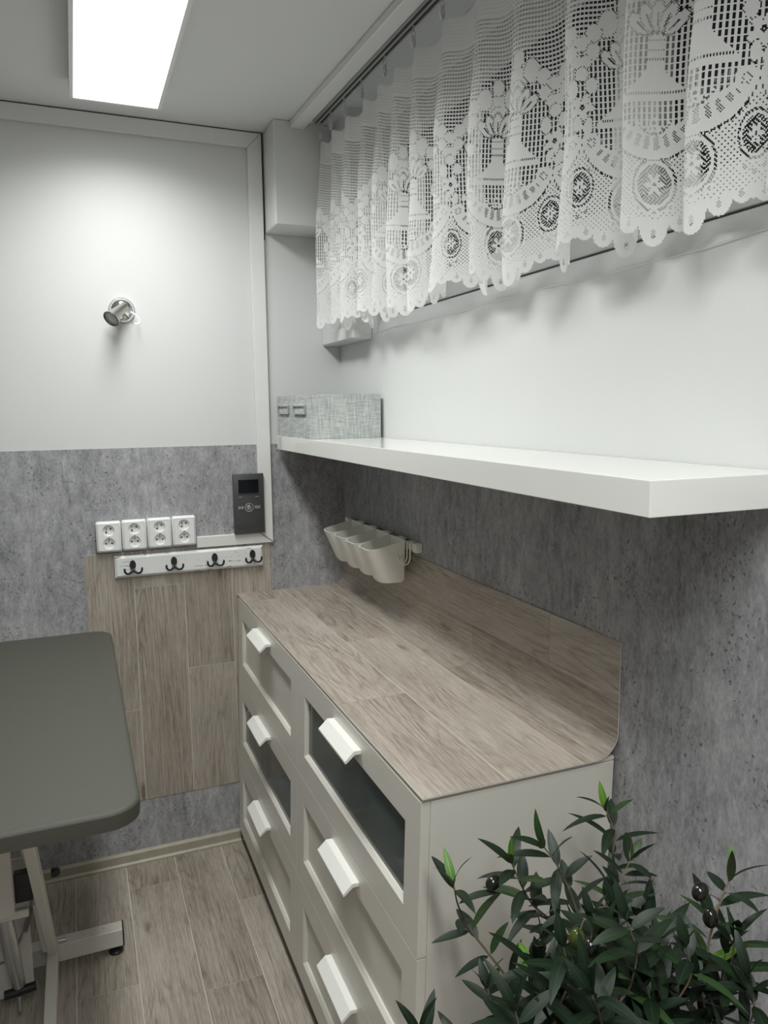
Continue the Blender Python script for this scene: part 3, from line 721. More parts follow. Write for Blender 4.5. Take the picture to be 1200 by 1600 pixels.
b = NB(); along(b, -0.024, -0.020, 2.5385, HC-0.0006); along(b, -0.011, -0.005, 2.5385, HC-0.0006); along(b, 0.004, 0.008, 2.5385, HC-0.0006); ob('profile', b, 'aluminium', trk)
b = NB(); along(b, -0.020, -0.011, 2.5405, HC-0.0006); along(b, -0.005, 0.004, 2.5405, HC-0.0006); ob('groove', b, 'track_slot', trk)
CLIPS = [-0.200, -0.2974, -0.4172, -0.5542, -0.715, -0.8886, -1.0372, -1.19, -1.345, -1.52, -1.68, -1.81, -1.967, -2.12, -2.27, -2.42]
def clip_mesh():
    bm = NB()
    tube(bm, [(0, 0, 0.0385), (0, 0, 0.026)], 0.003, 8)
    tube(bm, [(0.0055*math.cos(a), 0, 0.0205+0.0062*math.sin(a)) for a in [2*PI*k/12 for k in range(13)]], 0.0010, 6, False)
    box(bm, -0.0035, 0.0035, -0.0055, 0.0055, -0.004, 0.0150, 0.0012, 1)
    prism(bm, [(-0.0065, 0.003), (0.0065, 0.003), (0.0035, -0.013), (-0.0035, -0.013)], 'y', -0.003, 0.003)
    me = bpy.data.meshes.new('clip'); bm.to_mesh(me); bm.free(); me.materials.append(MATS['aluminium']); return me
km = clip_mesh()
for y in CLIPS:
    o = bpy.data.objects.new('clip', km); C.objects.link(o); o.parent = trk; o.location = Vector((xtrack(y)-0.001, y, 2.501))-trk.location

# ------------------------------------------------------------------ lace curtain (real open-work mesh)
def lace_curtain():
    cell = 0.0021
    crest = np.array([-0.185, -0.2974, -0.4172, -0.5542, -0.66, -0.775, -0.8886, -1.0372, -1.19, -1.345, -1.52, -1.68, -1.81, -1.967, -2.12, -2.27, -2.42, -2.56])
    nf = len(crest)-1
    rng = np.random.default_rng(3)
    amp = 0.033 + 0.011*rng.random(nf+1); amp[0] = 0.052
    phase_off = rng.random(nf+1)
    yy = np.linspace(crest[0], -2.48, 24000)
    def fold(y, k):
        ph = np.interp(-y, -crest, np.arange(nf+1)); i = np.clip(ph.astype(int), 0, nf-1); f = ph-i
        A = amp[i]*(1-f)+amp[i+1]*f
        # slow retreat from the crest, quick return
        w = np.where(f < 0.68, f/0.68*0.5, 0.5+(f-0.68)/0.32*0.5)
        return ph, i, f, A, -np.cos(2*PI*w)
    ph, i, f, A, cs = fold(yy, 1)
    Ax = np.interp(yy, [-0.6, -0.34], [1.0, 0.72])
    xo = A*Ax*cs
    ds = np.hypot(np.diff(yy), np.diff(xo)); s = np.concatenate([[0], np.cumsum(ds)])
    ncol = int(s[-1]/cell); su = np.arange(ncol+1)*cell
    yc = np.interp(su, s, yy); ph, fi, f, A, cs = fold(yc, 1); Ax = np.interp(yc, [-0.6, -0.34], [1.0, 0.72])
    Hh = 0.645; nrow = int(Hh/cell); v = np.arange(nrow+1)*cell        # v from the bottom
    U, V = np.meshgrid(su, v)          # rows x cols
    q = V/Hh
    taper = np.where(q < 0.62, 1.0-0.25*q/0.62, 0.75-0.55*(q-0.62)/0.38)
    dirt = 0.010*np.sin(ph*2.3+1.0)*(1-q) + 0.004*np.sin(V*14+ph*1.7)
    ztop = 2.4865 - 0.010*np.sin(PI*f)**2 - 0.004*(1-np.cos(2*PI*f))
    zbot = 1.862 + 0.006*np.sin(ph*1.9)
    lift = zbot + (ztop-zbot)*q
    xr = np.array([xtrack(y) for y in yc])
    X = xr + 0.010 + A*Ax*cs*taper + dirt*0.55
    Y = np.minimum(yc, -0.180) + 0.0*q
    Y = yc + 0.012*np.sin(ph*2.9+0.5)*(1-q) + 0.006*np.sin(V*11+ph*2.1)*(1-q)
    Y = np.minimum(Y, -0.170)
    Z = lift
    # ---------------- pattern on cells
    T = 0.168
    iu = np.arange(ncol)[None, :]; jv = np.arange(nrow)[:, None]
    u = (iu+0.5)*cell + 0.02; w = (jv+0.5)*cell
    cu = (u+T/2) % T - T/2; au = np.abs(cu); su2 = cu - np.sign(cu)*T/2; bu = np.abs(su2)      # bu: distance from the half repeat
    u = u+0*w; cu = cu+0*w; au = au+0*w; bu = bu+0*w; su2 = su2+0*w; w = w+0*u; I = iu+0*jv; J = jv+0*iu
    def ell(x, y, cx, cy, a, b_): return np.sqrt(((x-cx)/a)**2+((y-cy)/b_)**2)
    chk = (I+J) % 2 == 0
    ladder = (I % 4 < 2) | (J % 5 == 0)
    net = ~(((I+(J//2)*2) % 4 == 1) & (J % 2 == 1)); net2 = chk
    M = ladder.copy()
    dots = (I+J) % 3 == 0
    # open grid zone and header
    gl = 0.412 + 0.035*np.cos(2*PI*u/T) ; gz = w > gl
    M = np.where(gz, (I % 4 == 0) | (J % 4 < 2), M)
    M = np.where(w > 0.575, True, M); M = np.where((w > 0.575) & (I % 4 == 1) & (J % 4 == 1), False, M)
    # upper garland: leaves and grapes with pierced outlines
    for cx, cy, a, b_ in ((0.0, 0.395, 0.030, 0.020), (0.034, 0.405, 0.020, 0.024), (-0.034, 0.405, 0.020, 0.024), (0.060, 0.392, 0.016, 0.016), (-0.060, 0.392, 0.016, 0.016), (0.078, 0.375, 0.014, 0.014), (-0.078, 0.375, 0.014, 0.014), (0.062, 0.362, 0.014, 0.014), (-0.062, 0.362, 0.014, 0.014), (0.076, 0.345, 0.012, 0.012), (-0.076, 0.345, 0.012, 0.012), (0.0, 0.430, 0.016, 0.018), (0.0, 0.375, 0.018, 0.018)):
        e = ell(cu, w, cx, cy, a, b_); M = np.where(e < 1.0, True, M); M = np.where((e > 0.90) & (e < 1.04) & dots, False, M)
    # petal crown, stem and bell
    for k in (-2, -1, 0, 1, 2):
        an = k*0.42; px, pz = 0.040*math.sin(an), 0.322+0.034*math.cos(an)
        dx, dz = cu-px, w-pz; lx = dx*math.cos(an)-dz*math.sin(an); lz = dx*math.sin(an)+dz*math.cos(an)
        e = np.sqrt((lx/0.0105)**2+(lz/0.022)**2); M = np.where(e < 1.0, True, M); M = np.where((e > 0.95) & (e < 1.22) & (I % 2 == J % 2), False, M)
        M = np.where((np.abs(lx) < 0.0012) & (lz < 0.006) & (lz > -0.016), False, M)
    st = (au < 0.014) & (w > 0.286) & (w < 0.326); M = np.where(st, True, M)
    for z in (0.292, 0.306, 0.320): M = np.where((au < 0.016) & (np.abs(w-z) < cell*0.6) & (I % 2 == 0), False, M)
    bellw = 0.010+0.042*np.clip((0.288-w)/0.046, 0, 1)**1.5
    M = np.where((w > 0.240) & (w < 0.288) & (au < bellw), True, M)
    M = np.where((w > 0.240) & (w < 0.2445) & (au < 0.050) & (I % 2 == 0), False, M)
    M = np.where((w > 0.228) & (w <= 0.240) & (au < 0.058-0.25*np.abs(w-0.234)), True, M)
    # flower at the half repeat, with leaves and a small stem
    r = np.hypot(su2, w-0.268); th = np.arctan2(w-0.268, su2); pet = 0.019+0.006*np.cos(5*th+0.6)
    M = np.where(r < pet, True, M); M = np.where((np.abs(r-pet) < cell*0.55) & dots, False, M); M = np.where((r < 0.0045) & (r > 0.0015), False, M)
    for cx, cy, a, b_ in ((-0.018, 0.300, 0.011, 0.017), (0.018, 0.304, 0.012, 0.014), (0.0, 0.325, 0.013, 0.013), (0.012, 0.236, 0.007, 0.015), (-0.010, 0.240, 0.006, 0.013)):
        e = ell(su2, w, cx, cy, a, b_); M = np.where(e < 1, True, M); M = np.where((e > 0.9) & (e < 1.1) & dots, False, M)
    M = np.where((np.abs(su2-0.006*np.sin(w*120)) < 0.0028) & (w > 0.190) & (w < 0.252), True, M)
    # tulip over the junction of two crescents
    for cx, cy, a, b_ in ((0, 0.190, 0.0075, 0.014), (-0.010, 0.186, 0.006, 0.012), (0.010, 0.186, 0.006, 0.012)):
        M = np.where(ell(su2, w, cx, cy, a, b_) < 1, True, M)
    # crescent
    d0 = np.hypot(cu, (w-0.222)*1.0)
    inside = (d0 < 0.083) & (w < 0.216) & (np.hypot(cu, w-0.262) > 0.078)
    M = np.where(inside, True, M)
    wed = np.floor(np.arctan2(cu, 0.235-w)*9)
    hatch = inside & (d0 < 0.068) & (np.hypot(cu, w-0.262) > 0.086) & (wed % 2 == 0)
    M = np.where(hatch, net2, M)
    M = np.where((d0 > 0.083) & (d0 < 0.0865) & (w < 0.205) & (I % 2 == 0), False, M)
    e = ell(au, w, 0.067, 0.206, 0.0165, 0.0165); M = np.where(e < 1, True, M); M = np.where((e > 0.25) & (e < 0.5) & dots, False, M)
    # fleuron inside the crescent
    for cx, cy, a in ((0, 0.196, 0.008), (0.013, 0.186, 0.006), (-0.013, 0.186, 0.006), (0.024, 0.192, 0.005), (-0.024, 0.192, 0.005), (0, 0.180, 0.006)):
        e = ell(cu, w, cx, cy, a, a); M = np.where(e < 1, True, M); M = np.where((e < 0.35), False, M)
    ring = np.abs(np.hypot(cu, w-0.204)-0.026) < cell*0.8; M = np.where(ring & (w < 0.190) & (I % 3 != 0), False, M)
    # band below the crescents
    edge = np.full_like(u, 9.0)
    for c0, tip, rx, rz in ((0.0, 0.0, 0.022, 0.040), (0.038, 0.022, 0.018, 0.026), (0.068, 0.038, 0.0145, 0.019), (0.084, 0.043, 0.010, 0.012)):
        for sgn in (-1, 1):
            dx = np.abs(cu-sgn*c0)
            edge = np.minimum(edge, np.where(dx < rx, tip+rz-rz*np.sqrt(np.clip(1-(dx/rx)**2, 0, 1)), 9.0))
    low = np.hypot(cu, (w-0.222)) > 0.0865
    band = low & (w < 0.190) & (w < 0.205-0.02*0) & (bu*0+w < 0.142+0.045*np.clip(au/(T/2), 0, 1)**2)
    base = 0.044 + 0.020*np.clip(au/(T/2), 0, 1)**1.2
    M = np.where(band, net, M)
    M = np.where(band & (w > base+0.026), net, M)
    # large oval with a flower
    def oval(x, cy, a, b_, M):
        e = ell(x, w, 0, cy, a, b_)
        M = np.where(e < 1.42, True, M)
        M = np.where((e > 1.14) & (e < 1.30) & ((I+J) % 3 != 0), False, M)
        M = np.where(e < 1.0, ~((e > 0.72) & (e < 0.96) & ((I+J*2) % 3 != 0)), M)
        ang = np.arctan2((w-cy)/b_, x/a); pr = 0.42+0.17*np.cos(6*ang)
        M = np.where((e < 0.72) & (e > pr), (I+J) % 3 == 0, M)
        M = np.where(e < pr, True, M); M = np.where(e < 0.10, False, M)
        return M
    mo = band
    M = np.where(mo, oval(cu, 0.099, 0.0270, 0.034, M), M)
    M = np.where(mo & (bu < 0.030), oval(su2, 0.131, 0.0185, 0.0270, M), M)
    for cx, cy in ((0.0, 0.080), (0.013, 0.088), (-0.013, 0.088)):
        e = ell(su2, w, cx, cy, 0.0062, 0.0062); M = np.where(e < 1, True, M); M = np.where((e < 0.62) & chk, False, M)
    for cx, cy in ((0.0, 0.055), (0.024, 0.062), (-0.024, 0.062)):
        e = ell(cu, w, cx, cy, 0.0065, 0.0065); M = np.where(e < 1, True, M); M = np.where((e < 0.5) & chk, False, M)
    # scalloped solid hem
    M = np.where(w < base, True, M)
    for c0, cy in ((0.0, 0.020), (0.038, 0.040), (0.068, 0.052)):
        M = np.where((np.abs(au-c0)/0.0045+np.abs(w-cy)/0.0085 < 1) & chk, False, M)
    M = np.where(w < edge, False, M)
    M = np.where((w < 0.0) , False, M)
    # ---------------- mesh
    r_, c_ = np.nonzero(M); W1 = ncol+1
    a = r_*W1+c_; quads = np.stack([a, a+1, a+1+W1, a+W1], 1)
    used, inv = np.unique(quads.ravel(), return_inverse=True)
    co = np.stack([X.ravel(), Y.ravel(), Z.ravel()], 1)[used]
    nq = len(quads)
    me = bpy.data.meshes.new('lace_curtain')
    me.vertices.add(len(used)); me.vertices.foreach_set('co', co.astype(np.float32).ravel())
    me.loops.add(nq*4); me.loops.foreach_set('vertex_index', inv.astype(np.int32).ravel())
    me.polygons.add(nq); me.polygons.foreach_set('loop_start', np.arange(0, nq*4, 4, dtype=np.int32)); me.polygons.foreach_set('loop_total', np.full(nq, 4, dtype=np.int32))
    me.polygons.foreach_set('use_smooth', np.ones(nq, dtype=bool))
    me.update(calc_edges=True); me.validate()
    me.materials.append(MATS['lace'])
    o = bpy.data.objects.new('lace_curtain', me); C.objects.link(o)
    return tag(o, 'short white lace curtain with bell and flower motifs and a scalloped hem', 'curtain')
lace_curtain()

# ------------------------------------------------------------------ grooming table
TX1, TX0, TYF, TYN, TZ = -0.856, -1.47, -0.175, -1.372, 0.922
tb = thing('grooming_table', ((TX0+TX1)/2, (TYF+TYN)/2, 0.0), 'grey-green rubber topped lift table with white metal base', 'table')
def slab(r0, x0, x1, y0, y1, levels):
    bm = NB(); rings = []
    for z, ins in levels:
        rings.append([bm.verts.new((x, y, z)) for x, y in rrect(x0+ins, x1-ins, y0+ins, y1-ins, max(r0-ins, 0.004), 8)])
    n = len(rings[0]); bm.faces.new(rings[0][::-1]); bm.faces.new(rings[-1])
    for a, c in zip(rings, rings[1:]):
        for k in range(n): bm.faces.new((a[k], a[(k+1) % n], c[(k+1) % n], c[k]))
    bmesh.ops.recalc_face_normals(bm, faces=list(bm.faces)); return bm
ob('table_top', slab(0.058, TX0, TX1, TYN, TYF, [(TZ-0.006, 0.0), (TZ-0.0035, 0.0012), (TZ-0.001, 0.0045), (TZ, 0.009)]), 'table_top', tb, 40)
ob('edge_band', slab(0.058, TX0, TX1, TYN, TYF, [(TZ-0.036, 0.006), (TZ-0.033, 0.001), (TZ-0.024, 0.0), (TZ-0.0065, 0.0), (TZ-0.0062, 0.0005)]), 'table_top', tb, 40)
b = NB()
for xx in (TX0+0.16, TX1-0.20): box(b, xx-0.02, xx+0.02, TYN+0.08, TYF-0.12, TZ-0.068, TZ-0.0365, 0.002, 1)
for yy in (TYN+0.12, TYF-0.16): box(b, TX0+0.18, TX1-0.22, yy-0.02, yy+0.02, TZ-0.068, TZ-0.0365, 0.002, 1)
ob('upper_frame', b, 'frame_white', tb)
BX = -1.076
for yy in (-0.452, -1.10):
    b = NB(); box(b, TX0+0.02, TX1-0.0275, yy-0.022, yy+0.022, 0.026, 0.080, 0.002, 1); foot = ob('base_foot', b, 'frame_white', tb)
    for xx, s in ((TX1-0.0272, 1), (TX0+0.0198, -1)):
        b = NB(); box(b, xx, xx+s*0.0035, yy-0.022, yy+0.022, 0.026, 0.080); ob('end_cap', b, 'black', foot)
        b = NB(); lathe(b, [(0.020, 0.0005), (0.021, 0.006), (0.012, 0.012), (0.007, 0.013), (0.007, 0.0255)], 20, Matrix.Translation((xx-s*0.022, yy-0.002, 0))); ob('levelling_pad', b, 'black', foot, 40)
    for dx in (0.05, 0.11):
        b = NB(); lathe(b, [(0.0018, 0.0), (0.0018, 0.0006)], 8, Matrix.Translation((TX1-0.03-dx, yy+0.004, 0.0802))); ob('screw', b, 'cable', foot)
for xx in (BX, TX0+TX1-BX):
    b = NB(); box(b, xx-0.015, xx+0.015, -1.077, -0.475, 0.030, 0.0795, 0.002, 1); ob('base_rail', b, 'frame_white', tb)
def flatbar(p, q, hw, th, mat, name):
    p, q = Vector(p), Vector(q); d = (q-p).normalized(); n = Vector((1, 0, 0)); s = d.cross(n).normalized()
    bm = NB(); A = [bm.verts.new(e + n*th*i + s*hw*j) for e in (p-d*hw*0.6, q+d*hw*0.6) for i, j in ((-1, -1), (1, -1), (1, 1), (-1, 1))]
    fs = [bm.faces.new(A[:4]), bm.faces.new(A[4:][::-1])] + [bm.faces.new((A[k], A[(k+1) % 4], A[4+(k+1) % 4], A[4+k])) for k in range(4)]
    bmesh.ops.recalc_face_normals(bm, faces=fs); bmesh.ops.bevel(bm, geom=list(bm.edges), offset=0.002, segments=1, affect='EDGES'); return ob(name, bm, mat, tb)
for xx in (BX, TX0+TX1-BX):
    flatbar((xx, -0.50, 0.098), (xx, -1.06, 0.815), 0.020, 0.012, 'frame_white', 'lift_arm')
    flatbar((xx-0.030, -0.36, 0.120), (xx-0.030, -0.92, 0.835), 0.020, 0.012, 'frame_white', 'lift_arm')
# cross plates, motor cover and spindle
b = NB(); box(b, TX0+0.16, BX-0.046, -0.562, -0.552, 0.022, 0.42, 0.002, 1); ob('back_plate', b, 'frame_white', tb)
MX, MZ = at(21, 1400, 'y', -0.745).x, at(12, 1436, 'y', -0.745).z
b = NB(); prism(b, rrect(TX0+0.18, MX, MZ, MZ+0.22, 0.014, 5), 'y', -0.745, -0.735); bmesh.ops.bevel(b, geom=list(b.edges), offset=0.0015, segments=1, affect='EDGES'); ob('motor_cover', b, 'plate_cream', tb, 40)
c0 = at(0, 1441, 'y', -0.733); c1 = at(45, 1426, 'y', -0.733)
b = NB(); box(b, TX0+0.17, c1.x, -0.733, -0.715, c0.z-0.004, c0.z+0.018, 0.002, 1); ob('cross_bar', b, 'frame_white', tb)
c0 = at(24, 1413, 'y', -0.714); c1 = at(48, 1362, 'y', -0.714)
b = NB(); box(b, c0.x, c1.x, -0.714, -0.690, c0.z, c1.z, 0.002, 1); ob('connector_box', b, 'black', tb)
for q_ in (at(53, 1386, 'y', -0.680), at(80, 1364, 'y', -0.560)):
    b = NB(); lathe(b, [(0.0125, 0.0), (0.0125, 0.016), (0.009, 0.022), (0.0005, 0.0235)], 16, axis_matrix(q_, (1, 0, 0))); ob('bolt_cap', b, 'black', tb, 40)
q0 = at(79, 1474, 'y', -0.53); q1 = at(36, 1412, 'y', -0.70); q1.x = q0.x-0.012; q0.x -= 0.012
flatbar(q0, q1, 0.017, 0.010, 'frame_white', 'lift_strut')
b = NB(); tube(b, [(-1.058, -0.50, 0.112), (-1.036, -0.50, 0.112)], 0.006, 10); ob('pivot_bolt', b, 'silver', tb, 40)
b = NB(); tube(b, [(-1.172, -0.70, 0.40), (-1.160, -0.655, 0.20), (-1.152, -0.640, 0.110)], [0.022, 0.020, 0.016], 16); ob('lift_spindle', b, 'silver', tb, 40)
b = NB(); tube(b, [(-1.188, -0.638, 0.088), (-1.112, -0.638, 0.094)], 0.012, 14); ob('pivot_axle', b, 'black', tb, 40)
b = NB(); tube(b, [(-1.152, -0.645, 0.082), (-1.152, -0.652, 0.045)], 0.006, 10); ob('spindle_tip', b, 'silver', tb, 40)
b = NB(); pts = []
for k in range(25):
    a = k/24; pts.append((-1.098-0.03*math.sin(a*PI)-0.13*a**2, -0.572-0.012*math.sin(a*7), 0.36-0.245*math.sin(a*PI*0.62)+0.02*a))
tube(b, pts, 0.0032, 6); ob('power_cable', b, 'cable', tb, 60)
b = NB(); tube(b, [(-1.098, -0.568, 0.37), (-1.104, -0.574, 0.30), (-1.122, -0.575, 0.245), (-1.131, -0.576, 0.215)], 0.0045, 8); ob('power_cable', b, 'cable', tb, 60)

# ------------------------------------------------------------------ artificial olive tree
PB = Vector((-0.185, -1.90, 0.0))
tree = thing('olive_tree', PB, 'bushy olive plant with dark narrow leaves and olives beside the near chest', 'plant')
b = NB(); lathe(b, [(0.10, 0.0005), (0.105, 0.004), (0.135, 0.24), (0.138, 0.245), (0.138, 0.262), (0.128, 0.262), (0.125, 0.235)], 40, Matrix.Translation(PB), True, False); ob('pot', b, 'pot', tree, 40)
b = NB(); lathe(b, [(0.1245, 0.235), (0.07, 0.243), (0.001, 0.246)], 32, Matrix.Translation(PB), False, True); ob('soil', b, 'soil', tree, 60)
def leaf_mesh(L, Wd, bend, name):
    n = 8; V, F, UV = [], [], []
    for i in range(n+1):
        t = i/n; wd = Wd*0.5*(math.sin(PI*min(1, t**0.85))**0.75)*(1-0.15*t) + 0.0004
        z = -bend*L*t*t; x = L*t
        for s in (-1, 0, 1):
            V.append((x, wd*s, z + (0.16*wd if s else 0.0))); UV.append((t, s*0.5))
    for i in range(n):
        for k in (0, 1):
            a = i*3+k; F.append((a, a+3, a+4, a+1))
    me = bpy.data.meshes.new(name); me.from_pydata(V, [], F)
    uvl = me.uv_layers.new(name='UVMap')
    for lp in me.loops: uvl.data[lp.index].uv = UV[lp.vertex_index]
    me.polygons.foreach_set('use_smooth', [True]*len(me.polygons)); return me
LEAVES = {}
for mt in ('leaf_dark', 'leaf_mid', 'leaf_bright'):
    LEAVES[mt] = []
    for (L, Wd, bd) in ((0.066, 0.0180, 0.20), (0.074, 0.0195, 0.30), (0.058, 0.0180, 0.12), (0.078, 0.0185, 0.40), (0.052, 0.0205, 0.18)):
        me = leaf_mesh(L, Wd, bd, 'leaf'); me.materials.append(MATS[mt]); LEAVES[mt].append(me)
leaf_count = [0]
mass = bmesh.new()
rl = random.Random(21)
def add_leaf(p, d, normal, scale=1.0, kind=None):
    d = d.normalized(); n = normal - d*normal.dot(d)
    n = n.normalized() if n.length > 1e-4 else d.orthogonal().normalized()
    y = n.cross(d)
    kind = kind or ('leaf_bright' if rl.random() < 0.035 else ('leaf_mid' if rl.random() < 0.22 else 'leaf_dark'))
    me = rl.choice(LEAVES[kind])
    M = Matrix((( d.x, y.x, n.x, 0), (d.y, y.y, n.y, 0), (d.z, y.z, n.z, 0), (0, 0, 0, 1)))
    M = Matrix.Translation(p-PB) @ M @ Matrix.Scale(scale, 4)
    # keep leaf tips on the room side of the wall and clear of the chest
    tip = p + d*0.07*scale
    if tip.x > -0.004 or (tip.y > -1.600 and tip.x > -0.46): return
    leaf_count[0] += 1
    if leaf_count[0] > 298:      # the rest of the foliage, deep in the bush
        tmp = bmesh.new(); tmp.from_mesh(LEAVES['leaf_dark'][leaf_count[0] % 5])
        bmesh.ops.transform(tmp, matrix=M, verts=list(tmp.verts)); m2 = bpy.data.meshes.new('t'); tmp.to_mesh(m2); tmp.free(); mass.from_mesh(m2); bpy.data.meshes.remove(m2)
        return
    o = bpy.data.objects.new('leaf', me); C.objects.link(o); o.parent = tree; o.matrix_local = M
def spline(pts, n=6):
    pts = [Vector(p) for p in pts]; out = []
    P = [pts[0]*2-pts[1]] + pts + [pts[-1]*2-pts[-2]]
    for i in range(1, len(P)-2):
        for k in range(n):
            t = k/n; a, b_, c, d = P[i-1], P[i], P[i+1], P[i+2]
            out.append(0.5*((2*b_)+(c-a)*t+(2*a-5*b_+4*c-d)*t*t+(3*b_-a-3*c+d)*t**3))
    out.append(pts[-1]); return out
def branch(nodes, r0=0.004, leafy=0.55, step=0.021, size=1.0, tip_kind=None):
    cr = spline(nodes, 6); L = [0.0]
    for a, c in zip(cr, cr[1:]): L.append(L[-1]+(c-a).length)
    b = NB(); tube(b, cr, [r0*(1-0.72*l/L[-1]) for l in L], 6); ob('branch', b, 'bark', tree, 60)
    l = L[-1]*(1-leafy); phase = rl.random()*PI; k = 0
    while l < L[-1]-0.003:
        i = max(j for j in range(len(L)) if L[j] <= l); i = min(i, len(cr)-2)
        t = (l-L[i])/max(1e-6, L[i+1]-L[i]); p = cr[i].lerp(cr[i+1], t); tg = (cr[i+1]-cr[i]).normalized()
        u = tg.orthogonal().normalized(); v_ = tg.cross(u)
        a0 = phase + k*PI/2 + rl.uniform(-0.35, 0.35)
        for s in (0, PI):
            if rl.random() < 0.10: continue
            side = u*math.cos(a0+s) + v_*math.sin(a0+s)
            op = rl.uniform(0.75, 1.25); d = tg*math.cos(op) + side*math.sin(op) + Vector((0, 0, rl.uniform(-0.25, 0.12)))
            add_leaf(p + side*r0*0.5, d, tg*0.6+Vector((0, 0, 1.0)), size*rl.uniform(0.85, 1.1))
        l += step*rl.uniform(0.85, 1.15); k += 1
    tg = (cr[-1]-cr[-2]).normalized(); u = tg.orthogonal().normalized(); v_ = tg.cross(u)
    for s in range(3):
        a = phase+s*2.1; add_leaf(cr[-1], tg + (u*math.cos(a)+v_*math.sin(a))*0.32, u*math.cos(a)*-1-v_*math.sin(a), size*0.75, tip_kind if s == 0 else None)
trunk_top = PB + Vector((0.0, 0.0, 0.42))
b = NB(); tube(b, spline([PB+Vector((0, 0, 0.22)), PB+Vector((0.01, -0.005, 0.32)), trunk_top]), 0.011, 8); ob('trunk', b, 'bark', tree, 60)
T0 = trunk_top
def px(u, v, y): return at(u, v, 'y', y)
branch([T0, px(860, 1640, -1.80), px(813, 1558, -1.765), px(762, 1488, -1.735), px(738, 1457, -1.725), px(717, 1418, -1.72), px(709, 1384, -1.715)], 0.0042, 0.40, 0.026, 1.0, 'leaf_bright')
branch([T0, px(905, 1580, -1.83), px(871, 1457, -1.80), px(832, 1413, -1.79), px(813, 1380, -1.785), px(800, 1350, -1.785)], 0.0040, 0.36, 0.022)
branch([T0, px(955, 1520, -1.80), px(962, 1430, -1.76), px(960, 1375, -1.745), px(958, 1331, -1.735), px(960, 1302, -1.73), px(948, 1268, -1.725)], 0.0050, 0.48, 0.024, 1.0, 'leaf_bright')
branch([T0, px(925, 1540, -1.84), px(905, 1437, -1.82), px(885, 1380, -1.81), px(866, 1345, -1.81), px(851, 1325, -1.81)], 0.0036, 0.35, 0.022)
branch([T0, px(1070, 1640, -1.96), px(1098, 1558, -1.975), px(1108, 1471, -1.98), px(1124, 1413, -1.98), px(1138, 1378, -1.98)], 0.0044, 0.42, 0.023, 1.0, 'leaf_bright')
branch([T0, px(1045, 1620, -1.93), px(1057, 1548, -1.93), px(1035, 1495, -1.92), px(1018, 1462, -1.915), px(1006, 1438, -1.91)], 0.0036, 0.34, 0.02)
branch([T0, px(950, 1560, -1.86), px(945, 1470, -1.86), px(955, 1410, -1.855), px(972, 1372, -1.85), px(985, 1345, -1.85)], 0.0038, 0.40, 0.02)
branch([T0, px(1090, 1640, -2.0), px(1130, 1560, -2.0), px(1142, 1510, -2.005), px(1148, 1470, -2.005)], 0.0038, 0.42, 0.02)
branch([T0, px(1010, 1620, -2.02), px(1060, 1560, -2.03), px(1080, 1520, -2.03), px(1072, 1480, -2.03)], 0.0036, 0.45, 0.02)
branch([T0, px(880, 1640, -1.90), px(842, 1570, -1.90), px(830, 1520, -1.90), px(845, 1470, -1.90)], 0.0036, 0.45, 0.02)
branch([T0, px(930, 1620, -1.95), px(915, 1540, -1.96), px(930, 1490, -1.96), px(925, 1440, -1.96)], 0.0036, 0.50, 0.019)
branch([T0, px(960, 1620, -2.0), px(985, 1540, -2.02), px(995, 1490, -2.02), px(980, 1440, -2.02)], 0.0036, 0.50, 0.019)
branch([T0, px(880, 1650, -2.0), px(870, 1590, -2.01), px(890, 1530, -2.01), px(880, 1480, -2.01)], 0.0036, 0.45, 0.020)
branch([T0, px(850, 1660, -1.87), px(800, 1610, -1.85), px(770, 1570, -1.845), px(762, 1545, -1.84)], 0.0034, 0.40, 0.022)
branch([T0, px(1000, 1640, -2.06), px(1020, 1590, -2.04), px(1010, 1540, -2.04)], 0.0034, 0.45, 0.020)
branch([T0, px(1110, 1660, -2.05), px(1165, 1610, -2.05), px(1178, 1570, -2.05), px(1170, 1530, -2.05)], 0.0034, 0.40, 0.022)
branch([T0, px(780, 1680, -1.86), px(700, 1650, -1.82), px(668, 1650, -1.80), px(656, 1618, -1.80)], 0.0034, 0.25, 0.022, 1.0, 'leaf_bright')
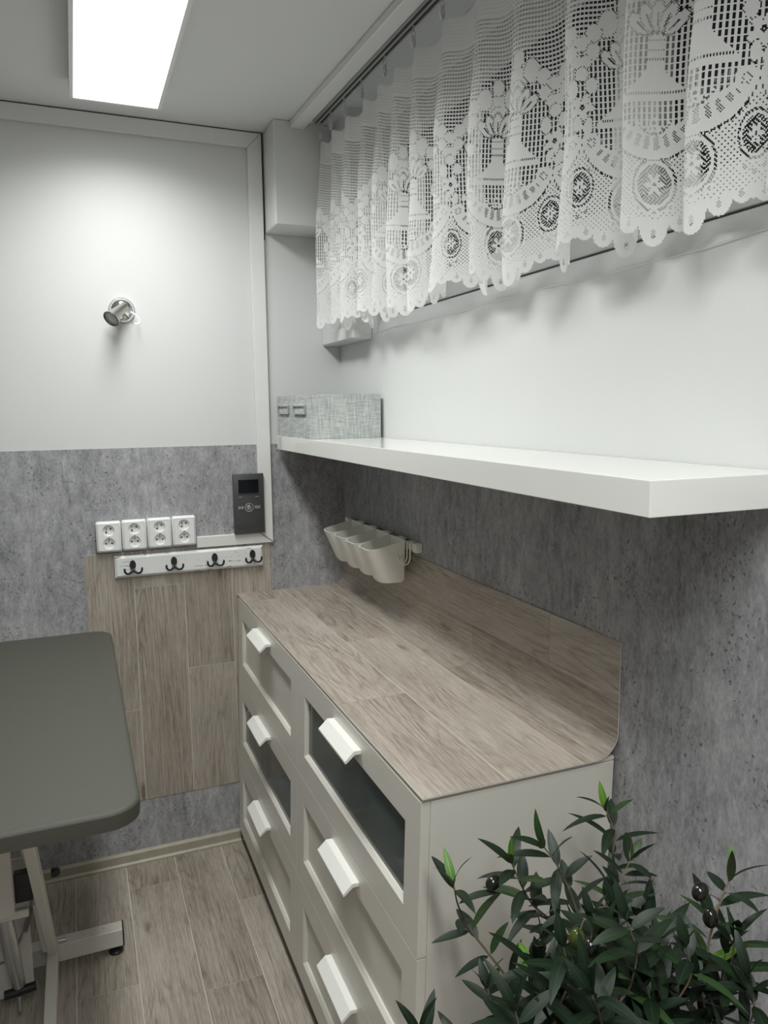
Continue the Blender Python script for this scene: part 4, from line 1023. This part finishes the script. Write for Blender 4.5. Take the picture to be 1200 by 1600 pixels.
branch([T0, px(930, 1660, -2.05), px(940, 1600, -2.06), px(925, 1555, -2.06)], 0.0034, 0.45, 0.020)
branch([T0, px(830, 1660, -2.02), px(815, 1620, -2.03), px(805, 1580, -2.03)], 0.0034, 0.45, 0.020)
for (u0, v0, yy) in ((870, 1560, -1.92), (905, 1575, -1.98), (950, 1520, -1.94), (985, 1580, -1.95), (1015, 1530, -1.98), (1040, 1575, -2.0), (890, 1510, -1.86), (965, 1475, -1.9), (1100, 1580, -2.0), (1125, 1540, -1.99), (850, 1590, -1.96), (930, 1590, -2.02)):
    branch([T0, px(u0*0.5+485, 1640, yy), px(u0, v0+45, yy), px(u0+rl.uniform(-12, 12), v0-10, yy), px(u0+rl.uniform(-25, 25), v0-50, yy)], 0.0032, 0.5, 0.021)
mo = ob('foliage', mass, 'leaf_dark', tree); mo.location = (0, 0, 0); mo['kind'] = 'stuff'
for v_ in mo.data.vertices: v_.co += PB
mo.data.polygons.foreach_set('use_smooth', [True]*len(mo.data.polygons))
def olive(u, v, y, mat, tilt, stem):
    p = px(u, v, y); ax = Vector((math.sin(tilt), 0.2, math.cos(tilt)))
    b = NB(); R, H = 0.0103, 0.0135; lathe(b, [(max(0.0004, R*math.sin(PI*k/12)), -H*math.cos(PI*k/12)) for k in range(13)], 20, axis_matrix(p, ax)); ob('olive', b, mat, tree, 80)
    q = px(stem[0], stem[1], y); b = NB(); tube(b, spline([p+(q-p).normalized()*0.0095, p.lerp(q, 0.6)+Vector((0, 0, 0.003)), q]), 0.0009, 5); ob('fruit_stalk', b, 'bark', tree, 60)
olive(771, 1379, -1.785, 'olive_black', 1.2, (806, 1365)); olive(1094, 1393, -1.98, 'olive_black', 1.0, (1127, 1409))
olive(1110, 1434, -1.985, 'olive_black', 0.2, (1124, 1411)); olive(967, 1419, -1.88, 'olive_black', 1.4, (930, 1420))
olive(902, 1467, -1.97, 'olive_green', 0.1, (914, 1435)); olive(840, 1482, -1.90, 'olive_black', 1.2, (846, 1466)); olive(922, 1480, -1.965, 'olive_black', 0.8, (926, 1450))
